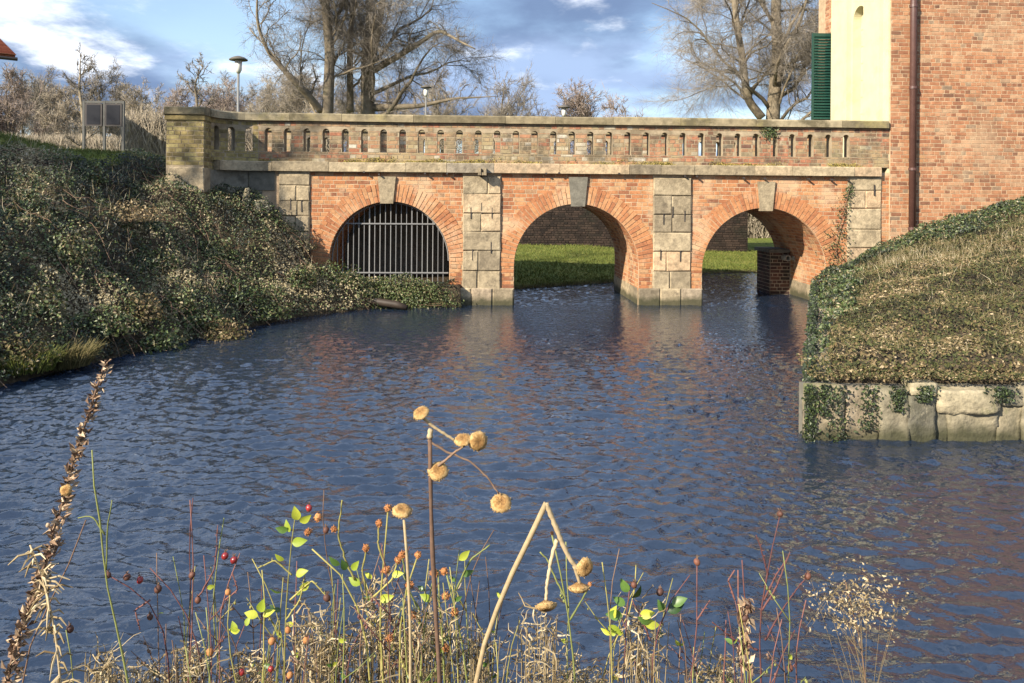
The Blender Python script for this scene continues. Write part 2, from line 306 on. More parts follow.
# ================================================================== TERRAIN
yl = [-30, 0, 4, 9.8, 11.4, 13.3, 15.7, 16.95, 17.45, 18.0, 21.0, 22.5]
xl = [-13, -9.0, -7.8, -6.35, -5.9, -5.25, -4.2, -3.0, -1.25, -1.2, -1.1, -1.0]
def xL(y): return np.interp(y, yl, xl)
def xL0(y): return np.interp(y, yl[:7]+[17.0, 30], xl[:7]+[-2.95, -2.7])
def xR(y): return np.interp(y, [7.9, 16.9, 17.5, 17.7], [2.93, 6.4, 6.75, 7.6])
def yF(x): return np.interp(x, [-30, -4, 0, 2.85, 6.3, 10, 30, 80], [19.3, 19.8, 20.7, 22.6, 25.6, 26.6, 28, 30])
def height(x, y, detail=True):
    x = np.asarray(x, float); y = np.asarray(y, float)
    n1 = fbm(x*.8+5, y*.8+9); n2 = fbm(x*2.3+50, y*2.3)
    # left bank
    d = xL0(y)-x
    hl = np.interp(d, [-2, 0, .25, 1.1, 2.0, 3.2, 4.4, 5.3, 6.5, 9, 40], [-1.2, -.03, .28, .95, 1.75, 2.5, 2.95, 3.25, 3.3, 3.2, 3.1])
    hl = hl+np.where(d > .2, (n1-.5)*.8+(n2-.5)*.42, 0)*np.clip(d/1.5, 0, 1)*np.where(d > 7, .3, 1)*smooth(17.3, 15.8, y)
    cap = np.where((y > 16.9) & (y < 21.2) & (x > -4.35), .52+(n2-.5)*.15, 99.0)
    hl = np.minimum(hl, cap)
    hl = np.where((y > 17.42) & (y < 21.2) & (x < -1.1) & (x > -4.35), np.maximum(hl, .45), hl)
    hl = np.where(y > 21.2, -1.2+4.2*smooth(-2.0, -7.5, x)*1.0, hl)
    # right bank
    e = x-xR(y)
    k = np.clip((y-8)/9.5, 0, 1.3)
    hr = .62+.10*smooth(0, .5, y-7.95)+.05*k+k*.43*np.clip(e, 0, 9)*(1.0-.15*k)+.22*np.sin(np.clip((y-8)/9.5, 0, 1)*PI)*smooth(0, 1.5, e)
    hr = hr+((n1-.5)*.3+(n2-.5)*.12)*np.clip(e/1.0, 0, 1)*np.clip((y-8.3), 0, 1)
    hr = np.minimum(hr, 3.0)
    mask = np.minimum(np.minimum(smooth(0.08, .26, e), smooth(8.10, 8.2, y)), smooth(21.0, 20.2, y))
    hr = -1.2+(hr+1.2)*mask
    # near bank
    hn = np.interp(y, [-40, 1.7, 2.3, 2.9, 4], [.85, .8, .6, -.1, -1.2])+(n2-.5)*.1
    # far side
    f = y-yF(x)
    hf = np.interp(f, [-1.5, 0, .15, 1, 8, 20, 60, 2000], [-1.2, -.03, .10, .2, .55, .8, 1.2, 1.2])+(n1-.5)*.12*np.clip(f/2, 0, 1)
    hf = hf+np.where(f > 0, 1, 0)*smooth(-1.5, -8, x)*np.clip(3.0-hf, 0, 9)*np.clip(f/2, 0, 1)
    return np.maximum(np.maximum(hl, hr), np.maximum(hn, hf))
def nrm_at(x, y):
    e = .12
    gx = (height(x+e, y)-height(x-e, y))/(2*e); gy = (height(x, y+e)-height(x, y-e))/(2*e)
    N = np.stack([-gx, -gy, np.ones_like(gx)], -1); return N/np.linalg.norm(N, axis=1, keepdims=True)
def axis(segs):
    out = []
    for a, b, s in segs: out.append(np.arange(a, b, s))
    return np.concatenate(out+[[segs[-1][1]]])
ax = axis([(-900, -100, 100), (-100, -30, 10), (-30, -14, 1), (-14, 13, .11), (13, 30, 1), (30, 100, 10), (100, 900, 100)])
ay = axis([(-200, -20, 20), (-20, 1, 1), (1, 4, .15), (4, 28, .12), (28, 60, 1), (60, 100, 8), (100, 1300, 120)])
X, Y = np.meshgrid(ax, ay); H = height(X, Y)
nx, ny = len(ax), len(ay)
V = np.stack([X, Y, H], -1).reshape(-1, 3)
I = (np.arange(ny-1)[:, None]*nx+np.arange(nx-1)[None]).ravel()
mb = MB(); mb.add(V, np.stack([I, I+1, I+nx+1, I+nx], -1))
g = mb.build('ground', M['ground'], smooth_=True); tag(g, kind='structure')
gw = np.clip(smooth(0.02, .25, Y-yF(X)), 0, 1)*np.where(Y > 20, 1, 0)
gw = np.maximum(gw, smooth(-7.9, -8.3, X)*smooth(13.0, 13.5, Y)*smooth(4.7, 5.0, xL(Y)-X))
a = g.data.attributes.new('grass', 'FLOAT', 'POINT'); a.data.foreach_set('value', gw.ravel().astype(np.float32))

# ================================================================== WATER (real ripples as geometry)
def water():
    wx = axis([(-60, -14, 2), (-14, -9, .5), (-9, 12, .036), (12, 20, .5), (20, 80, 3)])
    wy = np.concatenate([np.arange(-4, 2.6, .3), 2.6*np.exp(np.arange(0, math.log(12/2.6),   .0045)), np.arange(12, 28, .06), np.arange(28, 60, 2.)])
    X, Y = np.meshgrid(wx, wy)
    h = np.zeros_like(X)
    r = np.random.default_rng(3)
    warp = (fbm(X*.5, Y*.5)-.5)*1.6; warp2 = (fbm(X*.7+40, Y*.7+9)-.5)*1.6
    for i in range(110):
        lam = math.exp(r.triangular(math.log(.06), math.log(.105), math.log(.34)))
        th = rad(90)+r.normal(0, .50)-.10
        kx, ky = math.cos(th)*2*PI/lam, math.sin(th)*2*PI/lam
        amp = .0072*lam*(1 if lam < .25 else .6)
        h += amp*np.sin(kx*(X+warp*.6)+ky*(Y+warp2*.35)+r.uniform(0, 6.28))
    gust = .55+.9*fbm(X*.35+3, Y*.22+8)
    h *= gust*np.interp(Y+.12*X, [0, 12.0, 14.3, 17, 19, 30], [1, 1.2, .42, .22, .7, .7])
    V = np.stack([X, Y, h], -1).reshape(-1, 3); nx = len(wx); ny = len(wy)
    I = (np.arange(ny-1)[:, None]*nx+np.arange(nx-1)[None]).ravel()
    mb = MB(); mb.add(V, np.stack([I, I+1, I+nx+1, I+nx], -1))
    tag(mb.build('water', M['water'], smooth_=True), kind='structure')
water()

# ================================================================== BRIDGE
bridge = thing('brick_bridge', tuple(OB), 'old red brick bridge of three arches over the water, with pierced parapet', 'bridge', rz=PHI)
DEP = 2.95
ZT = 3.02                      # top of the spandrel walls
def brickfield(mb, a0, a1, b0, b1, mapf, keep=None, bl=.262, bh=.0885, j=.017, depth=.007, tone=None):
    row = 0; b = b0
    while b < b1-.02:
        bt = min(b+bh, b1)
        hdr = row % 2 == 1
        w = bl/2 if hdr else bl
        x = a0-(bl/4 if hdr else 0)-rng.uniform(0, .03)
        while x < a1:
            ww = w*rng.uniform(.94, 1.06)
            if rng.random() < .16: ww = bl/2 if not hdr else bl
            p, q = max(x, a0), min(x+ww, a1)
            if q-p > .035 and (keep is None or keep(p, q, b, bt)):
                jj = j/2; dz = rng.uniform(-.004, .004, 2); dd = depth*rng.uniform(.5, 1.15)
                c = [(p+jj, b+jj+dz[0]), (q-jj, b+jj+dz[1]), (q-jj, bt-jj+dz[1]), (p+jj, bt-jj+dz[0])]
                V = [mapf(*k, dd) for k in c]+[mapf(*k, -.01) for k in c]
                t = rng.random() if tone is None else tone(p, b)
                mb.add(V, [[0,1,2,3],[4,5,1,0],[5,6,2,1],[6,7,3,2],[7,4,0,3]], t)
            x += ww
        b += bh; row += 1
# arches: centre, radius, spring height
ARCH = []
for (l, r, crown) in ((329, 449.5, 201.5), (514, 638.5, 204), (702, 826, 208)):
    ul, ur = U(l, 262), U(r, 262); c = (ul+ur)/2; R = (ur-ul)/2
    ARCH.append((c, R, F((l+r)/2, crown)[1]-R))
UQL0, UQL1 = U(279), U(310)     # left quoin
UP2 = (U(463), U(501)); UP3 = (U(653), U(691)); UQR = (U(847), U(881))
UE = U(889)                     # corner of the house
ULE = U(262)                    # left end of the straight wall
BOT = -1.0
# solid core
mb = MB()
def strip(u0, u1, zl0, zl1, zt0, zt1):
    mb.quad((u0,0,zl0),(u1,0,zl1),(u1,0,zt1),(u0,0,zt0)); mb.quad((u1,DEP,zl1),(u0,DEP,zl0),(u0,DEP,zt0),(u1,DEP,zt1))
prev = ULE-.1
for (c, R, zs) in ARCH:
    strip(prev, c-R, BOT, BOT, ZT, ZT)
    th = np.linspace(PI, 0, 41); us = c+R*np.cos(th); zz = zs+R*np.sin(th)
    for i in range(40):
        strip(us[i], us[i+1], zz[i], zz[i+1], ZT, ZT)
        mb.quad((us[i],0,zz[i]),(us[i],DEP,zz[i]),(us[i+1],DEP,zz[i+1]),(us[i+1],0,zz[i+1]))
    for uu in (c-R, c+R): mb.quad((uu,0,BOT),(uu,DEP,BOT),(uu,DEP,zs),(uu,0,zs))
    prev = c+R
strip(prev, UE+.02, BOT, BOT, ZT, ZT)
core = mb.build('spandrel_core', M['mortar'], bridge); core['label'] = 'pale lime mortar between the facing bricks'
# facing bricks
RT = .40
def keepfront(p, q, b, bt):
    for (lo, hi) in (UP2, UP3):
        if p > lo-.01 and q < hi+.01: return False
    for (c, R, zs) in ARCH:
        if b >= zs-.03:
            mx = max(math.hypot(x-c, z-zs) for x in (p, q) for z in (b, bt))
            mn = min(math.hypot(x-c, z-zs) for x in (p, q) for z in (b, bt))
            if mx < R+RT or mn < R: return False
        elif q > c-R+.005 and p < c+R-.005: return False
    return True
mb = MB()
front = lambda a, b, h: (a, -h, b)
edges = [UQL1, ARCH[0][0]-ARCH[0][1], ARCH[0][0]+ARCH[0][1], UP2[0]]
brickfield(mb, UQL1, UP2[0], .0, 2.96, front, keepfront)
brickfield(mb, UP2[1], UP3[0], .0, 2.96, front, keepfront)
brickfield(mb, UP3[1], UE, .0, 2.96, front, keepfront)
# jamb legs clipped to the arch edge
for (c, R, zs) in ARCH:
    for (p, q) in ((c-R-.26, c-R), (c+R, c+R+.26)):
        brickfield(mb, p, q, .36, zs, lambda a, b, h: (a, -h-.006, b), None)
sw = mb.build('spandrel_brickwork', M['brick'], bridge)
# rings
for (c, R, zs) in ARCH:
    mb = MB(); n = int(PI*R/.082)
    for i in range(n):
        t0, t1 = PI*i/n, PI*(i+1)/n; g_ = .0085/R
        cuts = [0, .27, RT] if i % 2 else [0, .135, RT]
        if rng.random() < .2: cuts = [0, RT]
        for r0, r1 in zip(cuts[:-1], cuts[1:]):
            r0 += .005; r1 -= .004; dd = .014+rng.uniform(-.005, .005); V = []
            for y in (-dd, .0):
                for (r_, t_) in ((r0, t0+g_), (r1, t0+g_*.8), (r1, t1-g_*.8), (r0, t1-g_)):
                    V.append((c+(R+r_)*math.cos(t_), y, zs+(R+r_)*math.sin(t_)))
            mb.add(V, [[0,3,2,1],[0,1,5,4],[1,2,6,5],[2,3,7,6],[3,0,4,7]], .2+.62*rng.random())
    # mortar bed of the ring
    mb.build('arch_ring', M['brick'], bridge)
# vault linings
for k, (c, R, zs) in enumerate(ARCH):
    mb = MB(); L1 = zs-.0; tot = 2*L1+PI*R
    def mapv(a, b, h, c=c, R=R, zs=zs):
        # a along depth, b around the opening starting low on the left jamb
        if b < zs: return (c-R+h, a, b)
        b2 = b-zs
        if b2 < PI*R:
            t = PI-b2/R; return (c+(R-h)*math.cos(t), a, zs+(R-h)*math.sin(t))
        return (c+R-h, a, zs-(b2-PI*R))
    brickfield(mb, .02, DEP, .30, 2*zs+PI*R-.30, mapv)
    # flip faces are irrelevant to shading
    mb.build('vault', M['brick'], bridge)
# pier and quoin stones
def stones(name, u0, u1, zs, face=-.05, mat='stone', split=None, back=.06):
    mb = MB()
    for i, (za, zb) in enumerate(zip(zs[:-1], zs[1:])):
        w = u1-u0; r = rng.random()
        if split and r < split: cuts = [u0, u0+w*rng.uniform(.35, .7), u1]
        else: cuts = [u0, u1]
        for a_, b_ in zip(cuts[:-1], cuts[1:]):
            f = face-rng.uniform(0, .012)
            mb.block(a_+.004, b_-.004, f, back, za+.005, zb-.005, rng.random(), .008, .02)
    return mb.build(name, M[mat], bridge)
zc = [Z(y) for y in (307, 289.5, 271, 251, 232, 214, 195, 177)]
zc[0] = -.35
p2 = stones('pier', UP2[0], UP2[1], [zc[1]-.02]+zc[2:], split=.55)
p3 = stones('pier', UP3[0], UP3[1], [zc[1]-.02]+zc[2:], split=.55)
ql = stones('quoin', UQL0, UQL1, [.9, 1.25, 1.6, 1.95, 2.28, 2.62, 2.95], split=.5)
qr = stones('quoin', UQR[0], UQR[1], [.55, .92, 1.3, 1.72, 2.2, 2.6, 2.93], split=.25, face=-.035)
# pier bases with returns along the jambs
def base(ul, ur, wl, wr):
    mb = MB(); n = max(1, round((ur-ul)/.55)); cu = np.linspace(ul, ur, n+1)
    for a_, b_ in zip(cu[:-1], cu[1:]): mb.block(a_+.003, b_-.003, -.075, .05, -.8, .375, rng.random(), .008, .024)
    for side, on in ((ul, wl), (ur, wr)):
        if not on: continue
        y = .055
        while y < DEP-.05:
            L = rng.uniform(.4, .6); y1 = min(y+L, DEP+.05)
            if side == ul: mb.block(side-.012, side+.07, y, y1-.006, -.8, .375+rng.uniform(-.01, .01), rng.random(), .003)
            else: mb.block(side-.07, side+.012, y, y1-.006, -.8, .375+rng.uniform(-.01, .01), rng.random(), .003)
            y = y1
    return mb.build('pier_base', M['stone'], bridge)
A = ARCH
base(A[0][0]+A[0][1]+.01, A[1][0]-A[1][1], 1, 1)
base(A[1][0]+A[1][1], A[2][0]-A[2][1], 1, 1)
base(A[2][0]+A[2][1], UQR[1], 1, 0)
# iron cramps
def cramp(par, px, py, h=11):
    u, z = F(px, py); mb = MB(); hh = h/45/2
    mb.block(u-.010, u+.010, -.068, -.045, z-hh, z+hh, .5, .003); mb.build('iron_cramp', M['iron'], par)
for q in ((471,213),(481.6,208),(492,213),(491,247.5),(472.5,254.6)): cramp(p2, *q)
for q in ((663,219),(672,212),(684,216),(660,254.6),(679.6,256)): cramp(p3, *q)
for q in ((291,204),(302,206)): cramp(ql, *q)
for q in ((873,190),): cramp(qr, *q)
# keystones
for px0, px1, yt, yb in ((378,396,176.5,203.5), (568.5,587.5,177,206.5), (757,774.5,181.5,211)):
    u0, z1 = F(px0, yt); u1, _ = F(px1, yt); _, z0 = F(px1, yb); k = (u1-u0)*.14; f = -.06
    mb = MB(); V = [(u0,f,z1),(u1,f,z1),(u1-k,f,z0),(u0+k,f,z0),(u0,.05,z1),(u1,.05,z1),(u1-k,.05,z0),(u0+k,.05,z0)]
    mb.add(V, [[3,2,1,0],[0,1,5,4],[1,2,6,5],[2,3,7,6],[3,0,4,7]], rng.random()*.5)
    mb.build('keystone', M['darkstone'] if px0 > 500 and px0 < 700 else M['stone'], bridge)

# ---- path of the parapet, with a wing curving towards the viewer at the left end
US = U(258)
RW = .86
def path(a, off):
    """a measured leftwards from US when negative: a>=US straight; off>0 towards the inside (away from the viewer)"""
    if a >= US: return a, off
    s = US-a; L = RW*PI/2*.92
    if s < L:
        t = s/RW; return US-(RW+off)*math.sin(t), -RW+(RW+off)*math.cos(t)
    t = L/RW; dx, dy = -math.cos(t), -math.sin(t); e = s-L
    return US-(RW+off)*math.sin(t)+dx*e, -RW+(RW+off)*math.cos(t)+dy*e
AEND = US-RW*PI/2*.92-.02
ZP0, ZS0, ZSA, ZC0, ZC1 = 3.13, 3.36, 3.80, 4.03, 4.20     # foot, slot sill, slot spring, coping under/top
SW = .15
def zsl(a):   # coping falls a hand's breadth towards the wing's end
    return 0.0
THK = .26
SLOTS = [a for a in np.arange(US+.21+.42*0, UE-.75, .418)]
SLOTS_W = [US-.2-.37*i for i in range(4)]
def partone(a, b):
    base = np.interp(a, [-7, -3, -.5, 1.5, 3.2, 5, 9], [.66, .58, .62, .70, .52, .42, .38])
    return float(np.clip(base+rng.normal(0, .2)+.35*(fbm(a*.9, b*1.5)-.5), 0, 1))
def slotted(a0, a1, slots, pf, thick, mat_core, mat_brick, name, wing_bricks=True):
    mb = MB(); bk = MB()
    slots = sorted(slots); x = a0
    def pt(a, off, z): u, t = pf(a, off); return (u, t, z)
    def panel(p, q, z0, z1):
        n = max(1, int((q-p)/.12)) if p < US else 1
        for e0, e1 in zip(np.linspace(p, q, n+1)[:-1], np.linspace(p, q, n+1)[1:]):
            mb.quad(pt(e0,0,z0), pt(e1,0,z0), pt(e1,0,z1), pt(e0,0,z1)); mb.quad(pt(e1,thick,z0), pt(e0,thick,z0), pt(e0,thick,z1), pt(e1,thick,z1))
    for c in slots+[None]:
        e = a1 if c is None else c-SW/2
        panel(x, e, ZP0, ZC0)
        # bricks of the little pier
        if e-x > .05:
            brickfield(bk, x+.0, e-.0, ZS0, ZSA+.03, lambda a, b, h: pt(a, -h, b), None, tone=partone)
        if c is None: break
        panel(c-SW/2, c+SW/2, ZP0, ZS0)
        mb.quad(pt(c-SW/2,0,ZS0), pt(c+SW/2,0,ZS0), pt(c+SW/2,thick,ZS0), pt(c-SW/2,thick,ZS0))
        for s in (-1, 1):
            mb.quad(pt(c+s*SW/2,0,ZS0), pt(c+s*SW/2,thick,ZS0), pt(c+s*SW/2,thick,ZSA), pt(c+s*SW/2,0,ZSA))
        th = np.linspace(PI, 0, 9)
        for t0, t1 in zip(th[:-1], th[1:]):
            a_, b_ = c+SW/2*math.cos(t0), c+SW/2*math.cos(t1); za, zb = ZSA+SW/2*math.sin(t0), ZSA+SW/2*math.sin(t1)
            mb.quad(pt(a_,0,za), pt(b_,0,zb), pt(b_,0,ZC0), pt(a_,0,ZC0)); mb.quad(pt(b_,thick,zb), pt(a_,thick,za), pt(a_,thick,ZC0), pt(b_,thick,ZC0))
            mb.quad(pt(a_,0,za), pt(a_,thick,za), pt(b_,thick,zb), pt(b_,0,zb))
        x = c+SW/2
    brickfield(bk, a0, a1, ZP0, ZS0, lambda a, b, h: pt(a, -h, b), tone=partone)
    def kp(p, q, b, bt):
        return not any(p < c+SW/2 and q > c-SW/2 and b < ZSA+SW/2+.0 for c in slots)
    brickfield(bk, a0, a1, ZSA+.03, ZC0, lambda a, b, h: pt(a, -h, b), kp, tone=partone)
    o = mb.build(name, M[mat_core], bridge); b = bk.build('parapet_brickwork', M[mat_brick], o); return o
par = slotted(US, UE, SLOTS, path, THK, 'mortar_old', 'brick_old', 'front_parapet')
wing = slotted(AEND, US, SLOTS_W, path, THK, 'mortar_old', 'brick_moss', 'wing_parapet')
def rearpath(a, off): return a, DEP-off
rear = slotted(US-.6, UE, [a+.05 for a in np.arange(US-.3, UE-.5, .418)], lambda a, off: (a, DEP-THK+off), THK, 'mortar_old', 'brick_old', 'rear_parapet')
# coping and cornice stones along the path
def course(name, a0, a1, z0, z1, o0, o1, lo, hi, mat, bev=.02, taper=0, pf=path, shrink=.05):
    mb = MB(); a = a0
    while a < a1-.01:
        L = rng.uniform(lo, hi); b = min(a+L, a1)
        if a1-b < .3: b = a1
        n = max(1, int((b-a)/.16)) if a < US and pf is path else 1
        es = np.linspace(a+.004, b-.004, n+1); tn = rng.random(); dz = rng.uniform(-.008, .008); do = rng.uniform(-.008, .008)
        prof = [(o0+do, z0), (o0+do, z1-bev+dz), (o0+bev+do, z1+dz), (o1-bev, z1+dz), (o1, z1-bev), (o1, z0)]
        V = []
        for e in es:
            for (o_, z_) in prof:
                u, t = pf(e, o_); V.append((u, t, z_+rng.uniform(-.003, .003)))
        Fc = []
        for i in range(n):
            for k in range(6):
                k2 = (k+1) % 6; Fc.append([i*6+k, (i+1)*6+k, (i+1)*6+k2, i*6+k2])
        mb.add(V, Fc, tn)
        mb.add([V[i] for i in range(6)], [[0,1,2,3,4,5]], tn); mb.add([V[-6+i] for i in range(6)], [[5,4,3,2,1,0]], tn)
        a = b
    return mb.build(name, M[mat], bridge)
course('coping', AEND, UE-.05, ZC0, ZC1, -.085, THK+.06, 1.1, 2.1, 'coping', .03)
course('rear_coping', US-.6, UE-.05, ZC0, ZC1, -.06, THK+.085, 1.1, 2.1, 'coping', .03, pf=lambda a, o: (a, DEP-THK+o))
course('cornice', AEND+.3, UQR[1]-.05, 2.93, ZP0+.01, -.13, .2, .7, 1.7, 'stone', .02)
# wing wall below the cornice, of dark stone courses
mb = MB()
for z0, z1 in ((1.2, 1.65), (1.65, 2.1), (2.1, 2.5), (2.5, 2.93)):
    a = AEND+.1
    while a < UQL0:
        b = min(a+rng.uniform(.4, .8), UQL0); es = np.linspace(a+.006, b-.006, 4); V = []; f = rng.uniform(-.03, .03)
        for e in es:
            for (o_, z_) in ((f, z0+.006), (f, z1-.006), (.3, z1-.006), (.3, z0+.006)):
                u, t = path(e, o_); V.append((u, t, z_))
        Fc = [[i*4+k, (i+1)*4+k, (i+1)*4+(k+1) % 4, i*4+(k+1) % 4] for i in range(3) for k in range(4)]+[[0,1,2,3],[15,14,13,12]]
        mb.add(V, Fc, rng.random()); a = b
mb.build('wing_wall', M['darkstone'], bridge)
# end pillar of the wing
pe = path(AEND, THK/2); pu, ptt = pe[0], pe[1]
PW = .60
core_ = MB(); core_.block(pu-PW, pu+.16, ptt-.30, ptt+.35, 1.8, ZC0, .5); pil = core_.build('end_pillar', M['mortar_old'], bridge)
bk = MB()
brickfield(bk, pu-PW, pu+.16, 3.0, ZC0-.1, lambda a, b, h: (a, ptt-.30-h, b)); brickfield(bk, ptt-.30, ptt+.35, 2.2, ZC0-.1, lambda a, b, h: (pu+.16+h, a, b))
bk.block(pu-PW-.02, pu+.18, ptt-.335, ptt+.3, ZC0-.1, ZC0, .3, .003)
bk.build('pillar_brickwork', M['brick_moss'], pil)
mb = MB(); mb.block(pu-PW-.04, pu+.2, ptt-.37, ptt+.42, ZC0, ZC1+.0, .4, .006, .02); mb.build('pillar_cap', M['coping'], pil)
mb = MB(); mb.block(pu-PW+.06, pu+.17, ptt-.34, ptt+.2, 2.45, 2.96, .5, .008, .02); mb.build('pillar_foot', M['stone'], pil)
# deck
mb = MB(); mb.block(US-3.0, UE, THK+.02, DEP-THK-.02, 2.86, 3.0, .5); mb.build('deck', M['paving'], bridge)
# spout under the cornice
u, z = F(482, 171); mb = MB()
mb.block(u-.09, u-.03, -.34, .05, z-.10, z+.06, .3, .004); mb.block(u+.03, u+.09, -.34, .05, z-.10, z+.06, .3, .004); mb.block(u-.03, u+.03, -.32, .05, z-.10, z-.04, .3, .004)
mb.build('water_spout', M['stone'], bridge)
# iron pins under the cornice
for px, py in ((364,172),(379,174.5),(425,173.5),(447,173.5),(546,173.5),(559,173),(619,173.5),(685,176),(697,176.5),(744,178),(765,178.5),(809,179),(832,179.5),(849,180)):
    u, z = F(px, py, -.13); mb = MB(); mb.tube([(u, -.15, z), (u, -.05, z)], .022, 8); mb.build('iron_pin', M['iron'], bridge)
# dark wall added to close the first vault, so the arch reads dark
mb = MB(); mb.block(ARCH[0][0]-ARCH[0][1]-.05, ARCH[0][0]+ARCH[0][1]+.05, 2.2, 2.45, -.5, 2.6, .2); mb.build('added_vault_back', M['darkstone'], bridge)
# moss along the parapet's foot
mb = MB(); n = 14000; uu = rng.uniform(US, UE-.2, n); kk = rng.random(n) < np.clip((fbm(uu*1.2+4, uu*0+2)-.42)*4, 0, 1); uu = uu[kk]; n = len(uu)
hh_ = rng.random(n)**2*.10*np.clip(fbm(uu*3, uu*0)*1.6, .3, 1.2); leaves(mb, np.stack([uu, -.012-rng.random(n)*.10*(1-hh_*6).clip(.1, 1), ZP0+.012+hh_], -1), np.array([0, -.6, 1])+rng.normal(0, .5, (n, 3)), rng.uniform(.015, .035, n), rng.random(n))
mo = mb.build('moss', M['moss'], bridge); tag(mo, kind='stuff')
# grille in the first arch
c, R, zs = ARCH[0]
mb = MB(); ty = .22; Ri = R-.03
n = 21; xs = c-Ri+np.arange(n+1)[1:]*2*Ri/(n+1)
for i, x in enumerate(xs):
    zt = zs+math.sqrt(max(0, Ri**2-(x-c)**2)); w = .013 if i in (6, 14) else .008
    mb.block(x-w, x+w, ty-w, ty+w, .15, zt-.01, rng.random(), 0)
for zz in (Z(224, 388), Z(273.5, 388)):
    hw = math.sqrt(max(.01, Ri**2-(max(0, zz-zs))**2)); mb.block(c-hw, c+hw, ty-.032, ty-.009, zz-.014, zz+.014, .5)
th = np.linspace(0, PI, 33); mb.tube([(c+Ri*math.cos(t), ty, zs+Ri*math.sin(t)) for t in th], .014, 6)
gr = mb.build('iron_grille', M['grille'], bridge)
# the low abutment block inside the third arch, shade put into its brick
c, R, zs = ARCH[2]
u0 = F(757, 290, 2.9)[0]
mb = MB(); mb.block(u0, c+R+.05, 2.0, 2.9, -.8, 1.05, .5); ab = mb.build('inner_abutment', M['mortar_old'], bridge)
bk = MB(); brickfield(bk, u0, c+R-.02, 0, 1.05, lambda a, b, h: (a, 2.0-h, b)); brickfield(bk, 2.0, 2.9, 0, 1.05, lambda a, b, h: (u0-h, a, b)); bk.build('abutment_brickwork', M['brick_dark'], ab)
mb = MB(); mb.block(u0-.06, c+R, 1.93, 2.95, 1.055, 1.14, .2, .006, .02); mb.build('abutment_slab', M['darkstone'], ab)
for k, dx in enumerate((.35, .56)):
    mb = MB(); th = np.linspace(0, 2*PI, 17)[:-1]; V = []
    for y, r_ in ((1.7, .075), (2.3, .075), (2.3, .055), (1.7, .055)):
        V += [(u0+dx+r_*math.cos(t), y, .93+r_*math.sin(t)) for t in th]
    Fc = [[q*16+i, q*16+(i+1) % 16, ((q+1) % 4)*16+(i+1) % 16, ((q+1) % 4)*16+i] for q in range(4) for i in range(16)]
    mb.add(V, Fc, .9); mb.build('drain_pipe', M['darkstone'], ab, True)

# ================================================================== HOUSE AT THE RIGHT
house = thing('brick_building', tuple(OB), 'tall red brick building with pale yellow portal at the right end of bridge', 'building', rz=PHI)
HU1, HZ = UE+15.0, 13.0; TB = 3.35
mb = MB()
tn_a, tn_b = 1.06, 1.80
mb.block(UE+.42, HU1, -.03, TB, -1.0, HZ, .5); mb.block(UE, UE+.42, -.03, tn_a, -1.0, HZ, .5); mb.block(UE, UE+.42, tn_b, TB, -1.0, HZ, .5); mb.block(UE, UE+.42, tn_a, tn_b, -1.0, 3.4, .5); mb.block(UE, UE+.42, tn_a, tn_b, 9.3, HZ, .5)
mb.block(UE+3.2, HU1, TB, 11, -1.0, HZ-.02, .5)
hc = mb.build('wall', M['mortar'], house)
bk = MB()
DP0, DP1 = U(905), U(915)
brickfield(bk, UE, UE+9, .0, 9.5, lambda a, b, h: (a, -.03-h, b), bl=.245, bh=.088)
brickfield(bk, UE+9, HU1, .0, HZ, lambda a, b, h: (a, -.03-h, b), bl=.245, bh=.088)
brickfield(bk, UE, UE+9, 9.5, HZ, lambda a, b, h: (a, -.03-h, b), bl=.245, bh=.088)
brickfield(bk, -.03, TB, 2.9, HZ, lambda a, b, h: (UE-h, TB-.03-a, b), keep=lambda p, q, b, bt: (TB-.03-q) > 2.85 or b > 7.4, bl=.245, bh=.088)
bk.build('brickwork', M['brick_house'], hc)
mb = MB()
mb.add([(UE-.4,-.5,HZ),(HU1+.4,-.5,HZ),(HU1+.4,11.4,HZ),(UE-.4,11.4,HZ),(UE+2.5,5.4,HZ+5),(HU1-2,5.4,HZ+5)], [[0,1,5,4],[2,3,4,5],[3,2,1,0]], .5)
mb.add([(UE-.4,-.5,HZ),(UE-.4,11.4,HZ),(UE+2.5,5.4,HZ+5),(HU1+.4,-.5,HZ),(HU1+.4,11.4,HZ),(HU1-2,5.4,HZ+5)], [[0,2,1],[3,4,5]], .5)
mb.build('roof', M['tile'], house)
# downpipe
ux = (U(910, 120)); mb = MB(); mb.tube([(ux, -.12, .9), (ux, -.12, HZ)], .075, 14)
dpipe = mb.build('downpipe', M['pipe'], house, True)
for zz in (1.75, 3.1, 4.95, 6.8, 9):
    mb = MB(); mb.tube([(ux, -.12, zz-.03), (ux, -.12, zz+.03)], .09, 14); mb.block(ux-.02, ux+.02, -.1, -.0, zz-.02, zz+.02); mb.build('bracket', M['pipe'], dpipe)
# portal on the face that looks along the bridge
def tz(px, py): return G(px, py, UE)
tA = lambda px: G(px, 60, UE-(.13 if px in (879, 863, 846.5, 831) else 0))[0]
def pblock(name, t0, t1, z0, z1, proud, par, tone=.6, j=.0):
    mb = MB(); mb.block(UE-proud, UE+.05, t0, t1, z0, z1, tone, j); return mb.build(name, M['plaster'], par)
t_strip, t_p1a, t_p1b, t_na, t_nb, t_p2a, t_p2b = [tA(x) for x in (888, 879, 863, 861.5, 847.5, 846.5, 831)]
ZB = 3.0; ZPT = 9.6
portal = pblock('portal', 0.02, t_p1a, ZB, ZPT, .035, house)
